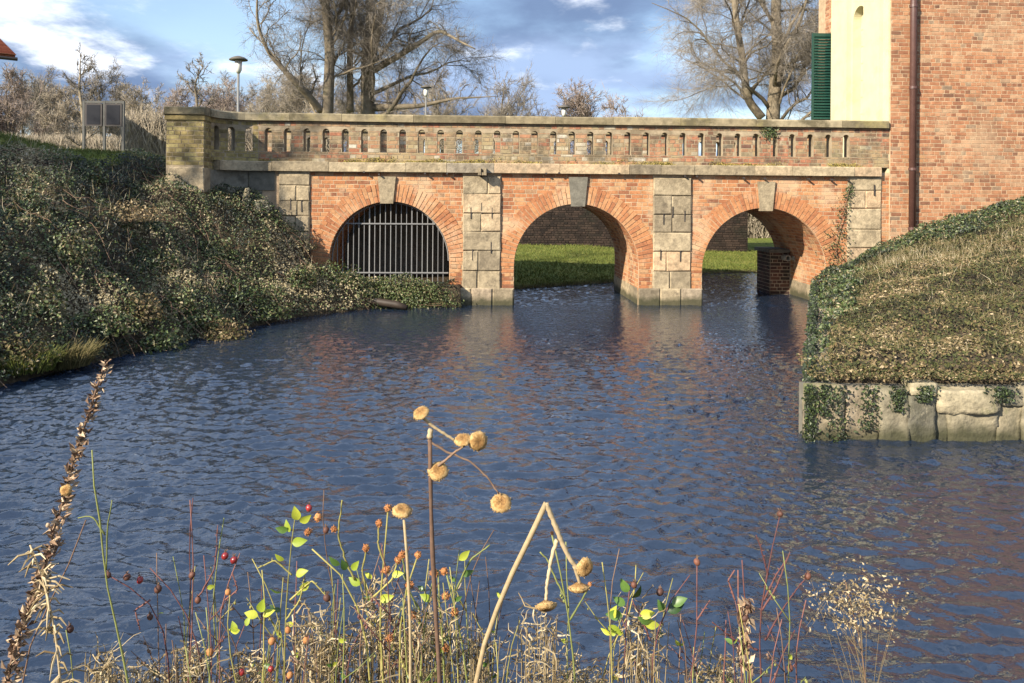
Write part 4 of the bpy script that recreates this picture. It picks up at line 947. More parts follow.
# ---------------- bare trees
def bare_tree(name, base, label, trunks, seed, twig='twig', group=None, cat='tree', limb_n=13, sub_n=9, twig_n=16, droop=.0, Lf=1.0, tw=.006, bark='bark', twig_len=1.0, lowest=.15, fine=6, rise=1.0):
    """trunks: list of polylines [(x,y,z,r),...] relative to the base"""
    r = np.random.default_rng(seed); t = thing(name, tuple(base), label, cat, group)
    tm = MB(); cm = MB(); seg2 = []   # second order branches
    for tr in trunks:
        tr = np.array(tr, float); n = 28
        s = np.linspace(0, 1, n); ss = np.linspace(0, 1, len(tr)); path_ = np.stack([np.interp(s, ss, tr[:, k]) for k in range(4)], -1)
        for k in range(3):
            q = np.cumsum(r.normal(0, .035, (n, 2)), axis=0); break
        path_[:, :2] += q*np.linspace(0, 1, n)[:, None]
        for _ in range(2): path_[1:-1, :3] = (path_[:-2, :3]+2*path_[1:-1, :3]+path_[2:, :3])/4
        tm.tube(path_[:, :3], path_[:, 3], 9, r.random())
        H_ = np.linalg.norm(tr[-1, :3]-tr[0, :3])
        for i in range(limb_n):
            f = lowest+(.98-lowest)*(i+r.random())/limb_n; k = min(int(f*(n-1)), n-2); p = path_[k, :3]; rr = path_[k, 3]*r.uniform(.2, .42)
            a = r.uniform(0, 2*PI) if i % 3 else r.choice([0, PI])+r.normal(0, .5)
            d = np.array([math.cos(a), math.sin(a)*.8, r.uniform(.1, .9)*rise]); d /= np.linalg.norm(d)
            L = H_*r.uniform(.22, .46)*(1.12-f*.75)*Lf; m = 9
            pts = [p]; dd = d.copy()
            for j in range(m):
                dd = dd+r.normal(0, .2, 3)+np.array([0, 0, .10-droop*(j/m)]); dd /= np.linalg.norm(dd); pts.append(pts[-1]+dd*L/m)
            pts = np.array(pts); rs = np.linspace(rr, .018, m+1); tm.tube(pts, rs, 6, r.random())
            for j in range(sub_n):
                g_ = r.uniform(.2, 1); kk = min(int(g_*m), m-1); q0 = pts[kk]+(pts[kk+1]-pts[kk])*r.random()
                d2 = (pts[kk+1]-pts[kk]); d2 = d2/np.linalg.norm(d2)+r.normal(0, .65, 3)+np.array([0, 0, .15-droop]); d2 /= np.linalg.norm(d2)
                L2 = L*r.uniform(.2, .5)*(1.2-g_*.6); seg2.append((q0, d2, L2, rs[kk]*.5))
    # third order: vectorised
    q0 = np.array([s[0] for s in seg2]); d2 = np.array([s[1] for s in seg2]); L2 = np.array([s[2] for s in seg2]); r2 = np.clip(np.array([s[3] for s in seg2]), .012, .05)
    n = len(q0); K = 6; pts = np.zeros((n, K, 3)); pts[:, 0] = q0; dd = d2.copy()
    for j in range(1, K):
        dd = dd+r.normal(0, .26, (n, 3))+np.array([0, 0, .05-droop*.5]); dd /= np.linalg.norm(dd, axis=1, keepdims=True); pts[:, j] = pts[:, j-1]+dd*(L2/(K-1))[:, None]
    tubes(cm, pts, r2[:, None]*np.linspace(1, .35, K)[None], 4, r.random(n)*.5)
    def spawn(pts, L, cnt, lf, rad0, K2=4):
        n, K, _ = pts.shape; pr = L**1.15; idx = r.choice(n, n*cnt, p=pr/pr.sum()); f = r.uniform(.15, 1, len(idx))*(K-1); k = np.minimum(f.astype(int), K-2); w = (f-k)[:, None]
        p = pts[idx, k]*(1-w)+pts[idx, k+1]*w; d = pts[idx, k+1]-pts[idx, k]; d /= np.linalg.norm(d, axis=1, keepdims=True)+1e-9
        d = d+r.normal(0, .7, d.shape)+np.array([0, 0, .12-droop*.6]); d /= np.linalg.norm(d, axis=1, keepdims=True)
        LL = L[idx]*lf*r.uniform(.4, 1.2, len(idx)); out = np.zeros((len(idx), K2, 3)); out[:, 0] = p
        for j in range(1, K2):
            d = d+r.normal(0, .22, d.shape)+np.array([0, 0, .03-droop*.4]); d /= np.linalg.norm(d, axis=1, keepdims=True); out[:, j] = out[:, j-1]+d*(LL/(K2-1))[:, None]
        tubes(cm, out, rad0*np.linspace(1, .45, K2)[None]*np.ones((len(idx), 1)), 3, np.clip(r.normal(.55, .25, len(idx)), 0, 1)); return out, LL
    o3, L3 = spawn(pts, L2, twig_n//2+1, .55*twig_len, tw*1.5)
    spawn(o3, L3, fine, .7*twig_len, tw, 3)
    tm.build('trunk', M[bark], t, True); cm.build('crown', M[twig], t); return t
def gbase(px, dist):
    p = P(px, 150, dist); return np.array([p[0], p[1], float(height(p[0], p[1]))])
def rel(b, px, py, dist, r): q = P(px, py, dist)-b; return (q[0], q[1], q[2], r)
b = gbase(326, 41)
bare_tree('bare_tree', b, 'large bare tree with one straight trunk left behind the parapet', [[(0,0,0,.32), rel(b,327,110,41,.30), rel(b,329,50,41,.25), rel(b,325,0,41,.21), rel(b,330,-90,41,.14), rel(b,322,-190,41,.04)], [rel(b,322,112,41,.2), rel(b,300,86,40,.17), rel(b,270,55,39.5,.09), rel(b,258,20,39,.07), rel(b,262,-30,39,.03)]], 11, limb_n=17, sub_n=11, twig_n=16, droop=.14, lowest=.14, Lf=1.1, fine=7, tw=.004, rise=1.7)
b = gbase(368, 43)
bare_tree('bare_tree', b, 'large bare tree with forked mossy trunks right of the straight one', [[(0,0,0,.45), rel(b,368,110,43,.38), rel(b,366,60,43,.30), rel(b,371,20,43,.25), rel(b,366,-60,43,.17), rel(b,372,-190,43,.04)], [rel(b,366,80,43,.25), rel(b,376,40,42.6,.22), rel(b,382,0,42,.17), rel(b,392,-90,42,.05)], [rel(b,350,112,43,.2), rel(b,350,60,43,.17), rel(b,352,0,43,.13), rel(b,346,-90,43,.05)], [rel(b,372,108,43,.22), rel(b,420,106,42,.12), rel(b,452,98,41.5,.07), rel(b,492,96,41,.015)], [rel(b,374,70,43,.2), rel(b,405,52,42,.15), rel(b,440,30,42,.10), rel(b,480,50,41,.03)]], 12, limb_n=11, sub_n=10, twig_n=16, droop=.18, lowest=.12, fine=7, tw=.004, rise=1.7)
b = gbase(768, 44)
bare_tree('bare_tree', b, 'large bare tree with two trunks beside the yellow portal', [[(0,0,0,.42), rel(b,772,118,44,.38), rel(b,775,60,44,.31), rel(b,772,0,44,.26), rel(b,778,-100,44,.15), rel(b,776,-200,44,.04)], [rel(b,762,118,44,.25), rel(b,748,100,44,.22), rel(b,743,60,44,.2), rel(b,737,15,44,.17), rel(b,727,-60,44,.1), rel(b,730,-150,44,.03)]], 13, limb_n=26, sub_n=13, twig_n=18, droop=.18, lowest=.14, fine=8, tw=.0042, rise=1.6)
# smaller trees
def small(px, ytop, dist, label, seed, twig='twig', name='bare_tree', n=8, spread=1.0, group=None, twn=14, tw=.008, low=.2, droop=0.0, fine=5, rise=1.0):
    b = gbase(px, dist); top = P(px, ytop, dist)[2]-b[2]; r0 = top*.022
    bare_tree(name, b, label, [[(0,0,0,r0), (.03*top,0,top*.4,r0*.7), (-.02*top,0,top*.75,r0*.4), (0,0,top,r0*.1)]], seed, twig, group, limb_n=n, sub_n=9, twig_n=twn, Lf=spread, tw=tw, lowest=low, droop=droop, fine=fine, rise=rise)
small(80, 52, 38, 'slender bare tree rising above the information board', 21, n=26, spread=.6, twn=7, fine=2, tw=.007)
small(196, 60, 34, 'slim young bare tree to the left of the street lamp', 22, n=22, spread=.75, twn=7, fine=2, tw=.007)
for i, (px, yt, ds, sd) in enumerate(((-22, 84, 62, 71), (22, 92, 66, 72), (60, 98, 70, 73), (125, 100, 68, 74), (165, 102, 72, 75), (212, 98, 74, 76), (245, 94, 72, 77), (280, 94, 76, 78), (318, 88, 78, 79))):
    small(px, yt, ds, 'grey brown bare tree in the soft treeline of the far wood at left', sd, ('twig', 'twig_hedge', 'twig_red')[i % 3], n=22, spread=1.6, twn=14, tw=.012, low=.08, rise=2.0, fine=5, group='bare trees in the far treeline')
GW = ''
for i, (px, yt, ds, sd, tg, lb) in enumerate((
    (8, 84, 46, 31, 'twig_red', 'reddish bare tree at the left edge of the photo'), (40, 88, 58, 32, 'twig', 'pale domed bare tree left of the information board'),
    (100, 80, 62, 33, 'twig', 'tall pale bare tree behind the information board'), (66, 100, 50, 34, 'twig_hedge', 'low tan bare tree just left of the information board'),
    (145, 98, 56, 35, 'twig_hedge', 'tan bare tree between information board and bridge pillar'), (180, 100, 60, 36, 'twig_red', 'low reddish bare tree behind the end pillar'),
    (225, 92, 62, 37, 'twig_red', 'reddish bare tree behind the tall street lamp'), (262, 96, 58, 38, 'twig_hedge', 'tan bare tree right of the tall street lamp'),
    (297, 84, 66, 39, 'twig_hedge', 'dense tan bare tree left of the straight trunked tree'), (505, 84, 70, 40, 'twig', 'pale rounded bare tree low behind the parapet middle'),
    (440, 90, 68, 41, 'twig_hedge', 'tan bare tree behind the right branches of the forked tree'), (580, 98, 48, 42, 'twig_red', 'small bare treetop beside the middle street lamp'),
    (400, 92, 70, 43, 'twig', 'grey bare tree behind the small distant lamp'), (350, 92, 66, 44, 'twig_hedge', 'tan bare tree behind the trunks of the big trees'))):
    small(px, yt, ds, lb, sd, tg, n=22, spread=1.55, twn=14, tw=.010, low=.10, rise=2.2, fine=5)
small(630, 111, 52, 'low bare bush top showing over the parapet right of middle', 51, 'twig_red', 'bush', n=10, spread=1.6, twn=14, tw=.012)
# hedges: dense upright twigs
def hedge(x0, x1, y0, y1, Hh, n, label, mat='twig_hedge'):
    cx, cy = (x0+x1)/2, (y0+y1)/2; gz = float(height(cx, cy)); t = thing('hedge', (cx, cy, gz), label, 'hedge')
    mb = MB(); x = rng.uniform(x0, x1, n)-cx; y = rng.uniform(y0, y1, n)-cy; z0 = rng.uniform(-.1, .75, n)*Hh
    d = rng.normal(0, .28, (n, 3)); d[:, 2] = 1; L = rng.uniform(.15, .4, n)[:, None]*Hh; p0 = np.stack([x, y, z0], -1)
    p2 = p0+d*L; p2[:, 2] = np.minimum(p2[:, 2], Hh*(.88+.14*vnoise(x*2+7, y*2))+rng.normal(0, .04, n))
    tubes(mb, np.stack([p0, (p0+p2)/2+rng.normal(0, .05, (n, 3)), p2], 1), np.tile([.014, .011, .006], (n, 1)), 3, np.clip(rng.normal(.55, .28, n), 0, 1)); mb.build('crown', M[mat], t)
    mb = MB(); m = int((x1-x0)*2); xs = np.linspace(x0, x1, m)-cx; b_ = np.stack([xs, np.zeros(m), np.full(m, -.3)], -1); tubes(mb, np.stack([b_, b_+np.array([.05, 0, Hh*.5]), b_+np.array([0, 0, Hh*.9])], 1), np.tile([.04, .03, .01], (m, 1)), 5); mb.build('trunk', M['bark'], t)
hx = lambda px, d: (px-512)/FPX*d
hedge(hx(120, 30), hx(215, 30), 30, 31.2, 2.7, 4200, 'tall tan leafless hedge between information board and bridge pillar')
hedge(hx(215, 36), hx(330, 36), 36, 37.2, 2.7, 5000, 'tan leafless hedge behind the left end of the parapet')
hedge(hx(-60, 42), hx(120, 42), 42, 43.5, 2.7, 10000, 'low brown leafless hedge across the far left')
hedge(9.6, 15, 37, 38.2, 2.6, 6000, 'sunlit tan hedge seen through the right arch')
# trees on the bank beside the viewer, which throw the dappled shade
bare_tree('bare_tree', np.array([-19.0, 7.0, 3.1]), 'bare tree on the left bank outside the photo shading the ivy', [[(0,0,0,.42), (.2,0,4,.34), (-.2,.3,8,.24), (.3,0,14,.04)], [(.1,0,2.6,.24), (1.6,.5,5.5,.19), (2.4,.6,9,.13), (3,1,12,.04)]], 61, limb_n=14, sub_n=8, twig_n=12, tw=.010)

# ================================================================== FOREGROUND PLANTS
def W(pts, d): return np.array([P(x, y, d if len(q) == 0 else q[0]) for (x, y, *q) in pts])
def curve(pts, n=24, wob=.0):
    pts = np.array(pts, float); s = np.concatenate([[0], np.cumsum(np.linalg.norm(np.diff(pts, axis=0), axis=1))]); t = np.linspace(0, s[-1], n)
    out = np.stack([np.interp(t, s, pts[:, k]) for k in range(3)], -1)
    for _ in range(2): out[1:-1] = (out[:-2]+2*out[1:-1]+out[2:])/4
    if wob: out[1:-1] += rng.normal(0, wob, (n-2, 3))
    return out
def root_of(px, d):   # where a stem enters the near bank
    p = P(px, 683, d); return np.array([p[0], p[1], float(height(p[0], p[1]))])
def plant(name, px, d, label, cat, group=None):
    r = root_of(px, d); return thing(name, tuple(r), label, cat, group), r
def stem(t, r, pts, rad0, rad1, mat, d, name='stem', fromroot=True, n=26, wob=.0006, mb=None):
    w = W(pts, d)
    if fromroot: w = np.concatenate([[r], w])
    wob = min(wob, .0035*float(np.linalg.norm(w[-1]-w[0]))); c = curve(w-r, n, wob); R_ = np.linspace(rad0, rad1, n)*(1+rng.normal(0, .09, n))
    m_ = mb or MB(); m_.tube(c, R_, 7, rng.random())
    if mb is None: m_.build(name, M[mat], t, True)
    return c
def ball(mb, c, r, tone, sq=1.0, axisv=None, n=10):
    th = np.linspace(0, PI, n); ph = np.arange(n+2)/(n+2)*2*PI
    az = np.array([0, 0, 1.]) if axisv is None else np.array(axisv)/np.linalg.norm(axisv)
    ref = np.array([1., 0, 0]) if abs(az[0]) < .8 else np.array([0, 1., 0]); e1 = np.cross(az, ref); e1 /= np.linalg.norm(e1); e2 = np.cross(az, e1)
    V = [np.array(c)+r*(math.sin(t)*(math.cos(p)*e1+math.sin(p)*e2)*(1+rng.uniform(-.05, .05))+sq*math.cos(t)*az) for t in th for p in ph]
    m = n+2; Fc = [[i*m+j, i*m+(j+1) % m, (i+1)*m+(j+1) % m, (i+1)*m+j] for i in range(n-1) for j in range(m)]; mb.add(V, Fc, tone)
def disc_head(t, c, r, face, name='flower_head'):
    """dried composite head: a domed receptacle with a fringed rim"""
    f = np.array(face, float); f /= np.linalg.norm(f); ref = np.array([0, 0, 1.]) if abs(f[2]) < .8 else np.array([1., 0, 0]); e1 = np.cross(f, ref); e1 /= np.linalg.norm(e1); e2 = np.cross(f, e1)
    mb = MB(); n = 26; V = []; prof = [(0.0, .30), (.25, .36), (.5, .38), (.75, .30), (.92, .12), (1.0, -.02), (.8, -.18), (.45, -.34), (.16, -.5)]
    for (rr, hh) in prof:
        for i in range(n):
            a_ = i/n*2*PI; q = rr*(1+(rng.uniform(-.09, .09) if rr > .7 else .0)); V.append(np.array(c)+r*(q*(math.cos(a_)*e1+math.sin(a_)*e2)+(hh+rng.uniform(-.03, .03))*f))
    Fc = [[k*n+i, k*n+(i+1) % n, (k+1)*n+(i+1) % n, (k+1)*n+i] for k in range(len(prof)-1) for i in range(n)]
    tn = np.repeat([.25, .35, .55, .8, .95, .8, .5, .35], n); mb.add(V, Fc, np.clip(tn+rng.normal(0, .12, len(tn)), 0, 1))
    m = 60; a_ = rng.uniform(0, 2*PI, m); dirs = np.cos(a_)[:, None]*e1+np.sin(a_)[:, None]*e2
    p0 = np.array(c)+r*.9*dirs; p1 = p0+dirs*r*rng.uniform(.06, .22, m)[:, None]+f*r*rng.uniform(-.2, .15, m)[:, None]
    tubes(mb, np.stack([p0, (p0+p1)/2, p1], 1), np.tile([.0006, .0005, .0003], (m, 1)), 3, np.full(m, .9)); mb.build(name, M['head'], t, True)
def leafmesh(t, c, d, nrm, L, w, mat, name='leaf', tone=None):
    d = np.array(d, float); d /= np.linalg.norm(d); nrm = np.array(nrm, float); nrm -= d*nrm.dot(d); nrm /= np.linalg.norm(nrm)+1e-9; b = np.cross(nrm, d)
    mb = MB(); V = []; ks = np.linspace(0, 1, 8)
    for k in ks:
        ww = w*math.sin(PI*min(1, k**.8*.97+.02)); cc = np.array(c)+d*L*k-nrm*L*.18*k*k
        V += [cc-b*ww+nrm*ww*.35, cc, cc+b*ww+nrm*ww*.35]
    Fc = []
    for i in range(7):
        Fc += [[i*3, i*3+1, i*3+4, i*3+3], [i*3+1, i*3+2, i*3+5, i*3+4]]
    mb.add(V, Fc, rng.random() if tone is None else tone); return mb.build(name, M[mat], t, True)

VIEW = np.array([0, -1, .2])
# A: tall leaning seed spike at the left
D = 1.15
t, r = plant('seed_spike', 8, D, 'tall brown seed spike leaning right at the left edge', 'dead plant')
c = stem(t, r, [(5,680),(22,620),(45,570),(62,500),(78,445),(93,400),(105,363)], .0032, .0014, 'stem_brown', D, n=40)
mb = MB(); m = 820; f = rng.random(m)**.9; k = (17+f*22); i_ = np.minimum(k.astype(int), 38); p = c[i_]+(c[i_+1]-c[i_])*(k-i_)[:, None]
a_ = rng.uniform(0, 2*PI, m); out = np.stack([np.cos(a_), np.sin(a_), np.full(m, .75)], -1); out /= np.linalg.norm(out, axis=1, keepdims=True)
out[:, 0] += .35; wid = np.where((f > .08) & (f < .3), 1.5, 1.0)*(1.15-.5*f)
leaves(mb, p+out*rng.uniform(.003, .017, (m, 1))*wid[:, None], rng.normal(size=(m, 3)), rng.uniform(.012, .021, m)*wid, rng.random(m)**.8, .42, .5, tip=out)
pods = mb.build('seed_pods', M['pod'], t)
mb = MB(); mb.tube(c[17:39], .0016, 5, .3)
for k in range(26):
    q = c[rng.integers(14, 34)]+rng.normal(0, .003, 3); ball(mb, q, rng.uniform(.002, .0036), rng.random(), 1.2, None, 6)
mb.build('seed_capsules', M['pod'], t, True)
disc_head(t, P(66, 490, D-.01)-r, .008, (.1, -1, .3))
# second branch with fewer pods
c2 = stem(t, r, [(20,640),(50,610),(75,560),(86,520)], .0018, .001, 'stem_brown', D, 'side_stem', n=18)
# B: pale feathery stalk
t, r = plant('feathery_stalk', 62, 1.1, 'bleached feathery dead stalk beside the seed spike', 'dead plant')
c = stem(t, r, [(62,680),(58,640),(48,590),(36,565),(30,545)], .0026, .0012, 'stem_pale', 1.1)
mb = MB(); m = 260; k = rng.uniform(9, 24.9, m); i_ = k.astype(int); p = c[i_]+(c[i_+1]-c[i_])*(k-i_)[:, None]; dr = rng.normal(0, 1, (m, 3))*np.array([.8, .6, .5]); dr[:, 2] -= .2; dr /= np.linalg.norm(dr, axis=1, keepdims=True); L = rng.uniform(.012, .036, m)[:, None]
tubes(mb, np.stack([p, p+dr*L*.6+[0, 0, .003], p+dr*L+[0, 0, -.004]], 1), np.tile([.0013, .0016, .0006], (m, 1)), 4); mb.build('dry_florets', M['straw'], t)
# C: green forked stem
t, r = plant('green_weed', 135, 1.12, 'upright forked green stem right of the seed spike', 'plant')
sm = MB()
stem(t, r, [(133,680),(118,640),(106,590),(103,550),(106,530),(95,505),(92,450)], .0024, .0012, '', 1.12, mb=sm)
stem(t, r, [(105,535),(92,515),(78,518)], .0014, .0008, '', 1.12, fromroot=False, mb=sm, n=10); stem(t, r, [(106,570),(107,530),(112,500)], .0012, .0008, '', 1.12, fromroot=False, mb=sm, n=10)
sm.build('stem', M['stem_green'], t, True)
# D: rose shrubs with hips
def rose(px, d, label, canes, hips, mat='stem_red', leavesl=(), hipmat='hip', r0=.0021):
    t, r = plant('rose_bush', px, d, label, 'rose bush')
    sm = MB()
    for cn in canes:
        root = cn[0][1] > 660
        c = stem(t, r, cn, r0 if root else r0*.65, r0*.38, '', d, fromroot=root, mb=sm, n=24, wob=.0008)
        for k in range(5, 22, 3):
            dr = rng.normal(0, 1, 3); dr[2] = abs(dr[2])*.2; dr /= np.linalg.norm(dr); sm.tube([c[k], c[k]+dr*.005], [.0012, .0002], 4, .5)
    sm.build('cane', M[mat], t, True)
    for (x, y, *hm) in hips:
        mb = MB(); c = P(x, y, d)-r; rr = rng.uniform(.0042, .0055); mm = hm[0] if hm else hipmat
        ball(mb, c, rr, rng.random(), 1.15, rng.normal(0, .4, 3)+[0, 0, 1]); ho = mb.build('rose_hip', M[mm], t, True)
        mb = MB(); q = rng.normal(0, .0018, (7, 3)); q[:, 2] = np.abs(q[:, 2])+.003; tubes(mb, np.stack([np.tile(c+[0, 0, rr*.9], (7, 1)), c+[0, 0, rr*.9]+q*.6, c+[0, 0, rr*.9]+q], 1), np.tile([.0005, .0006, .0002], (7, 1)), 3); mb.build('calyx', M['stem_brown'], ho)
    for (x, y, dx, dz, L, mt) in leavesl:
        leafmesh(t, P(x, y, d)-r, (dx, rng.uniform(-.4, .2), dz), VIEW+rng.normal(0, .35, 3), L, L*.3, mt)
    return t
rose(160, 1.2, 'thorny rose bush with dark red hips at lower left', [
  [(170,680),(172,640),(150,600),(128,570),(108,575)], [(188,680),(192,620),(195,570),(190,500)], [(205,680),(200,630),(175,590),(150,568)],
  [(222,680),(215,625),(226,585),(235,560),(240,553)], [(196,600),(215,570),(218,525)], [(150,600),(135,610),(140,630)], [(225,600),(238,590),(232,572)]],
  [(108,575,'hip_dark'),(127,577,'hip_dark'),(140,580),(158,589,'hip_dark'),(198,600,'hip_dark'),(225,556),(234,560),(228,592,'orange'),(192,575,'hip_dark'),(70,629,'hip_dark'),(210,652,'orange'),(242,672),(150,617,'hip_dark')])
t_ = rose(255, 1.15, 'branching green rose shoot with yellow green leaves and orange hips', [
  [(285,680),(286,640),(283,600),(292,560),(288,528),(296,510)], [(262,680),(264,640),(268,600),(262,570)], [(240,680),(226,650),(222,620),(230,595)], [(290,600),(312,580),(330,600)], [(292,575),(275,560),(258,568)], [(286,620),(300,600),(305,575)]],
  [(318,517,'orange'),(326,530,'hip_dark'),(309,508),(327,598,'hip_dark'),(288,630,'orange'),(306,640,'orange'),(272,641,'orange'),(290,675,'orange'),(271,669)],
  'stem_olive', [(298,520,-.2,1,.022,'leaf_yellow'),(300,522,.8,.5,.02,'leaf_yellow'),(290,532,-.4,.8,.018,'leaf_yellow'),(292,543,.9,.2,.022,'leaf_yellow'),(288,530,-1,.2,.018,'leaf_dark'),(296,575,.9,.5,.02,'leaf_yellow'),
    (260,612,.3,1,.022,'leaf_yellow'),(263,616,.9,.5,.018,'leaf_yellow'),(258,616,-.9,.3,.02,'leaf_yellow'),(240,630,-1,-.1,.018,'leaf_yellow'),(236,632,-.4,.9,.016,'leaf_yellow'),(246,626,.3,1,.014,'leaf_yellow'),(282,592,-.7,.2,.018,'leaf_dark'),(300,590,.8,.6,.018,'leaf_yellow'),(284,560,-.8,.6,.016,'leaf_yellow')])
# E: orange button heads
def buttons(px, d, label, canes, heads, mat='stem_olive', rr=(.0048, .0066), leavesl=()):
    t, r = plant('button_flower', px, d, label, 'dead plant'); sm = MB()
    for cn in canes: stem(t, r, cn, .0026 if cn[0][1] > 660 else .0015, .0011, '', d, fromroot=cn[0][1] > 660, mb=sm, n=20)
    sm.build('stem', M[mat], t, True)
    for (x, y) in heads:
        mb = MB(); cc = P(x, y, d)-r; ra = rng.uniform(*rr)*.85; ball(mb, cc, ra, rng.random(), .85, rng.normal(0, .5, 3)+[0, 0, 1])
        fz = rng.normal(size=(70, 3)); fz /= np.linalg.norm(fz, axis=1, keepdims=True); tubes(mb, np.stack([cc+fz*ra*.7, cc+fz*ra*1.02, cc+fz*ra*rng.uniform(1.05, 1.35, (70, 1))+rng.normal(0, .0006, (70, 3))], 1), np.tile([.0008, .0007, .0003], (70, 1)), 3, np.clip(rng.normal(.5, .4, 70), 0, 1)); mb.build('seed_head', M['orange'], t, True)
    for (x, y, dx, dz, L, mt) in leavesl: leafmesh(t, P(x, y, d)-r, (dx, rng.uniform(-.4, .2), dz), VIEW+rng.normal(0, .35, 3), L, L*.28, mt)
    return t
buttons(372, 1.15, 'olive bush of round orange seed heads left of the tall stalk', [
  [(372,680),(365,640),(368,605),(352,575),(330,555),(312,549)], [(386,680),(378,620),(372,595),(385,565),(395,535),(388,510)], [(400,680),(402,640),(395,610),(402,575),(418,555)], [(368,600),(362,570),(368,545)], [(372,598),(392,580),(398,560)], [(355,580),(345,560),(338,535),(342,500)], [(385,565),(378,545),(379,524)]],
  [(379,523),(388,508),(398,560),(418,555),(366,548),(334,529),(318,518),(386,570),(410,585),(390,638),(308,532),(402,555)], leavesl=[(340,565,-.8,.6,.02,'leaf_dark'),(352,570,.6,.9,.018,'leaf_yellow'),(360,585,-.9,.5,.02,'leaf_yellow'),(392,575,.9,.3,.018,'leaf_yellow'),(346,570,-.3,1,.018,'leaf_dark'),(380,600,.9,.4,.022,'leaf_yellow')])
buttons(432, 1.18, 'green stemmed plant with small orange seed heads around the tall stalk', [
  [(420,680),(424,640),(420,600),(434,575)], [(445,680),(446,640),(436,600),(438,570)], [(470,680),(462,640),(455,590),(446,572)], [(456,590),(470,560),(490,545)], [(420,610),(408,590),(402,556)]],
  [(434,573),(444,571),(446,596),(455,612),(446,648),(408,585),(413,615),(390,640)], 'stem_green', leavesl=[(459,560,.8,.6,.02,'leaf_yellow'),(462,575,.9,.3,.018,'leaf_dark'),(432,600,-.9,.3,.02,'leaf_yellow')])
# F: tall stalk with disc heads
D = 1.08
t, r = plant('flower_stalk', 440, D, 'tall dark stalk with five round dried flower heads', 'dead flower')
sm = MB(); stem(t, r, [(441,680),(434,600),(432,540),(430,490),(430,436)], .0036, .0028, '', D, mb=sm, wob=.0003); stem(t, r, [(428,440),(447,452),(472,462),(490,480),(499,494)], .0016, .0011, '', D, fromroot=False, mb=sm); stem(t, r, [(438,466),(446,460),(455,452),(466,445)], .0018, .0014, '', D, fromroot=False, mb=sm)
sm.build('stem', M['stem_brown'], t, True)
sm = MB(); stem(t, r, [(423,418),(434,427),(448,436),(454,440)], .0022, .0018, '', D, fromroot=False, mb=sm); stem(t, r, [(430,438),(430,432),(431,429)], .0042, .0036, '', D, fromroot=False, mb=sm, n=5); sm.build('pale_stem', M['stem_pale'], t, True)
for (x, y, rr, f) in ((421,413,.0115,(-.35,-.5,.8)), (463,440,.0122,(-.1,-.45,1)), (478,441,.0132,(.35,-1,.1)), (438,471,.0138,(.05,-.7,.75)), (501,503,.0142,(.0,-.65,.8))): disc_head(t, P(x, y, D)-r, rr, f)
t, r = plant('flower_stalk', 412, 1.1, 'short pale stalk with one flat dried flower head', 'dead flower')
stem(t, r, [(411,680),(410,620),(408,560),(404,520)], .0026, .002, 'stem_pale', 1.1); disc_head(t, P(402,511,1.1)-r, .0135, (.1, -.35, 1))
# G: bent stalk
D = 1.02
t, r = plant('flower_stalk', 470, D, 'snapped straw stalk bent sharply down with three dried flower heads', 'dead flower')
sm = MB(); stem(t, r, [(472,680),(488,630),(505,585),(528,540),(546,503)], .0045, .0032, '', D, mb=sm, wob=.0004); sm.build('stem', M['stem_pale'], t, True)
sm = MB(); stem(t, r, [(546,503),(553,520),(563,545),(574,566),(582,570)], .0036, .0028, '', D, fromroot=False, mb=sm); stem(t, r, [(557,540),(551,560),(547,585),(546,600)], .0026, .002, '', D, fromroot=False, mb=sm); stem(t, r, [(574,566),(578,577),(580,585)], .0024, .002, '', D, fromroot=False, mb=sm, n=8); sm.build('bent_stem', M['stem_pale'], t, True)
for (x, y, rr, f) in ((585,567,.0118,(.5,-.9,.1)), (579,588,.0135,(.05,-.3,-1)), (546,606,.0135,(.1,-.6,-.7))): disc_head(t, P(x, y, D)-r, rr, f)
buttons(578, 1.15, 'slender dark green stem below the bent stalk', [[(577,680),(572,630),(566,595),(558,560),(552,535)], [(570,620),(582,600),(590,585)], [(566,598),(556,580),(548,560),(540,552)]], [(552,533),(590,584)], 'stem_green', (.002, .003))
# H: shoot with dark leaves
rose(640, 1.15, 'green leafed shoot with dark twigs right of the bent stalk', [[(620,680),(628,640),(625,610),(630,585)], [(652,680),(650,640),(660,610),(668,595),(690,575)], [(650,640),(640,615),(632,600)], [(690,680),(695,640),(700,605),(697,560)], [(697,620),(710,600)]],
  [(697,562,'hip_dark'),(634,585,'hip_dark'),(660,592,'hip_dark')], 'stem_red', [(628,592,-.5,.9,.022,'leaf_dark'),(632,598,.6,.8,.024,'leaf_dark'),(622,615,-1,.1,.024,'leaf_dark'),(612,618,.2,.9,.02,'leaf_yellow'),(608,626,.9,-.4,.022,'leaf_yellow'),(640,615,.9,.3,.022,'leaf_yellow'),(645,625,1,0,.022,'leaf_yellow'),(668,612,.9,.5,.026,'leaf_dark'),(664,612,-.4,.8,.02,'leaf_dark'),(672,605,.9,.6,.024,'leaf_dark'),(650,622,-.9,.4,.02,'leaf_dark'),(625,605,-.9,.6,.02,'leaf_dark')])
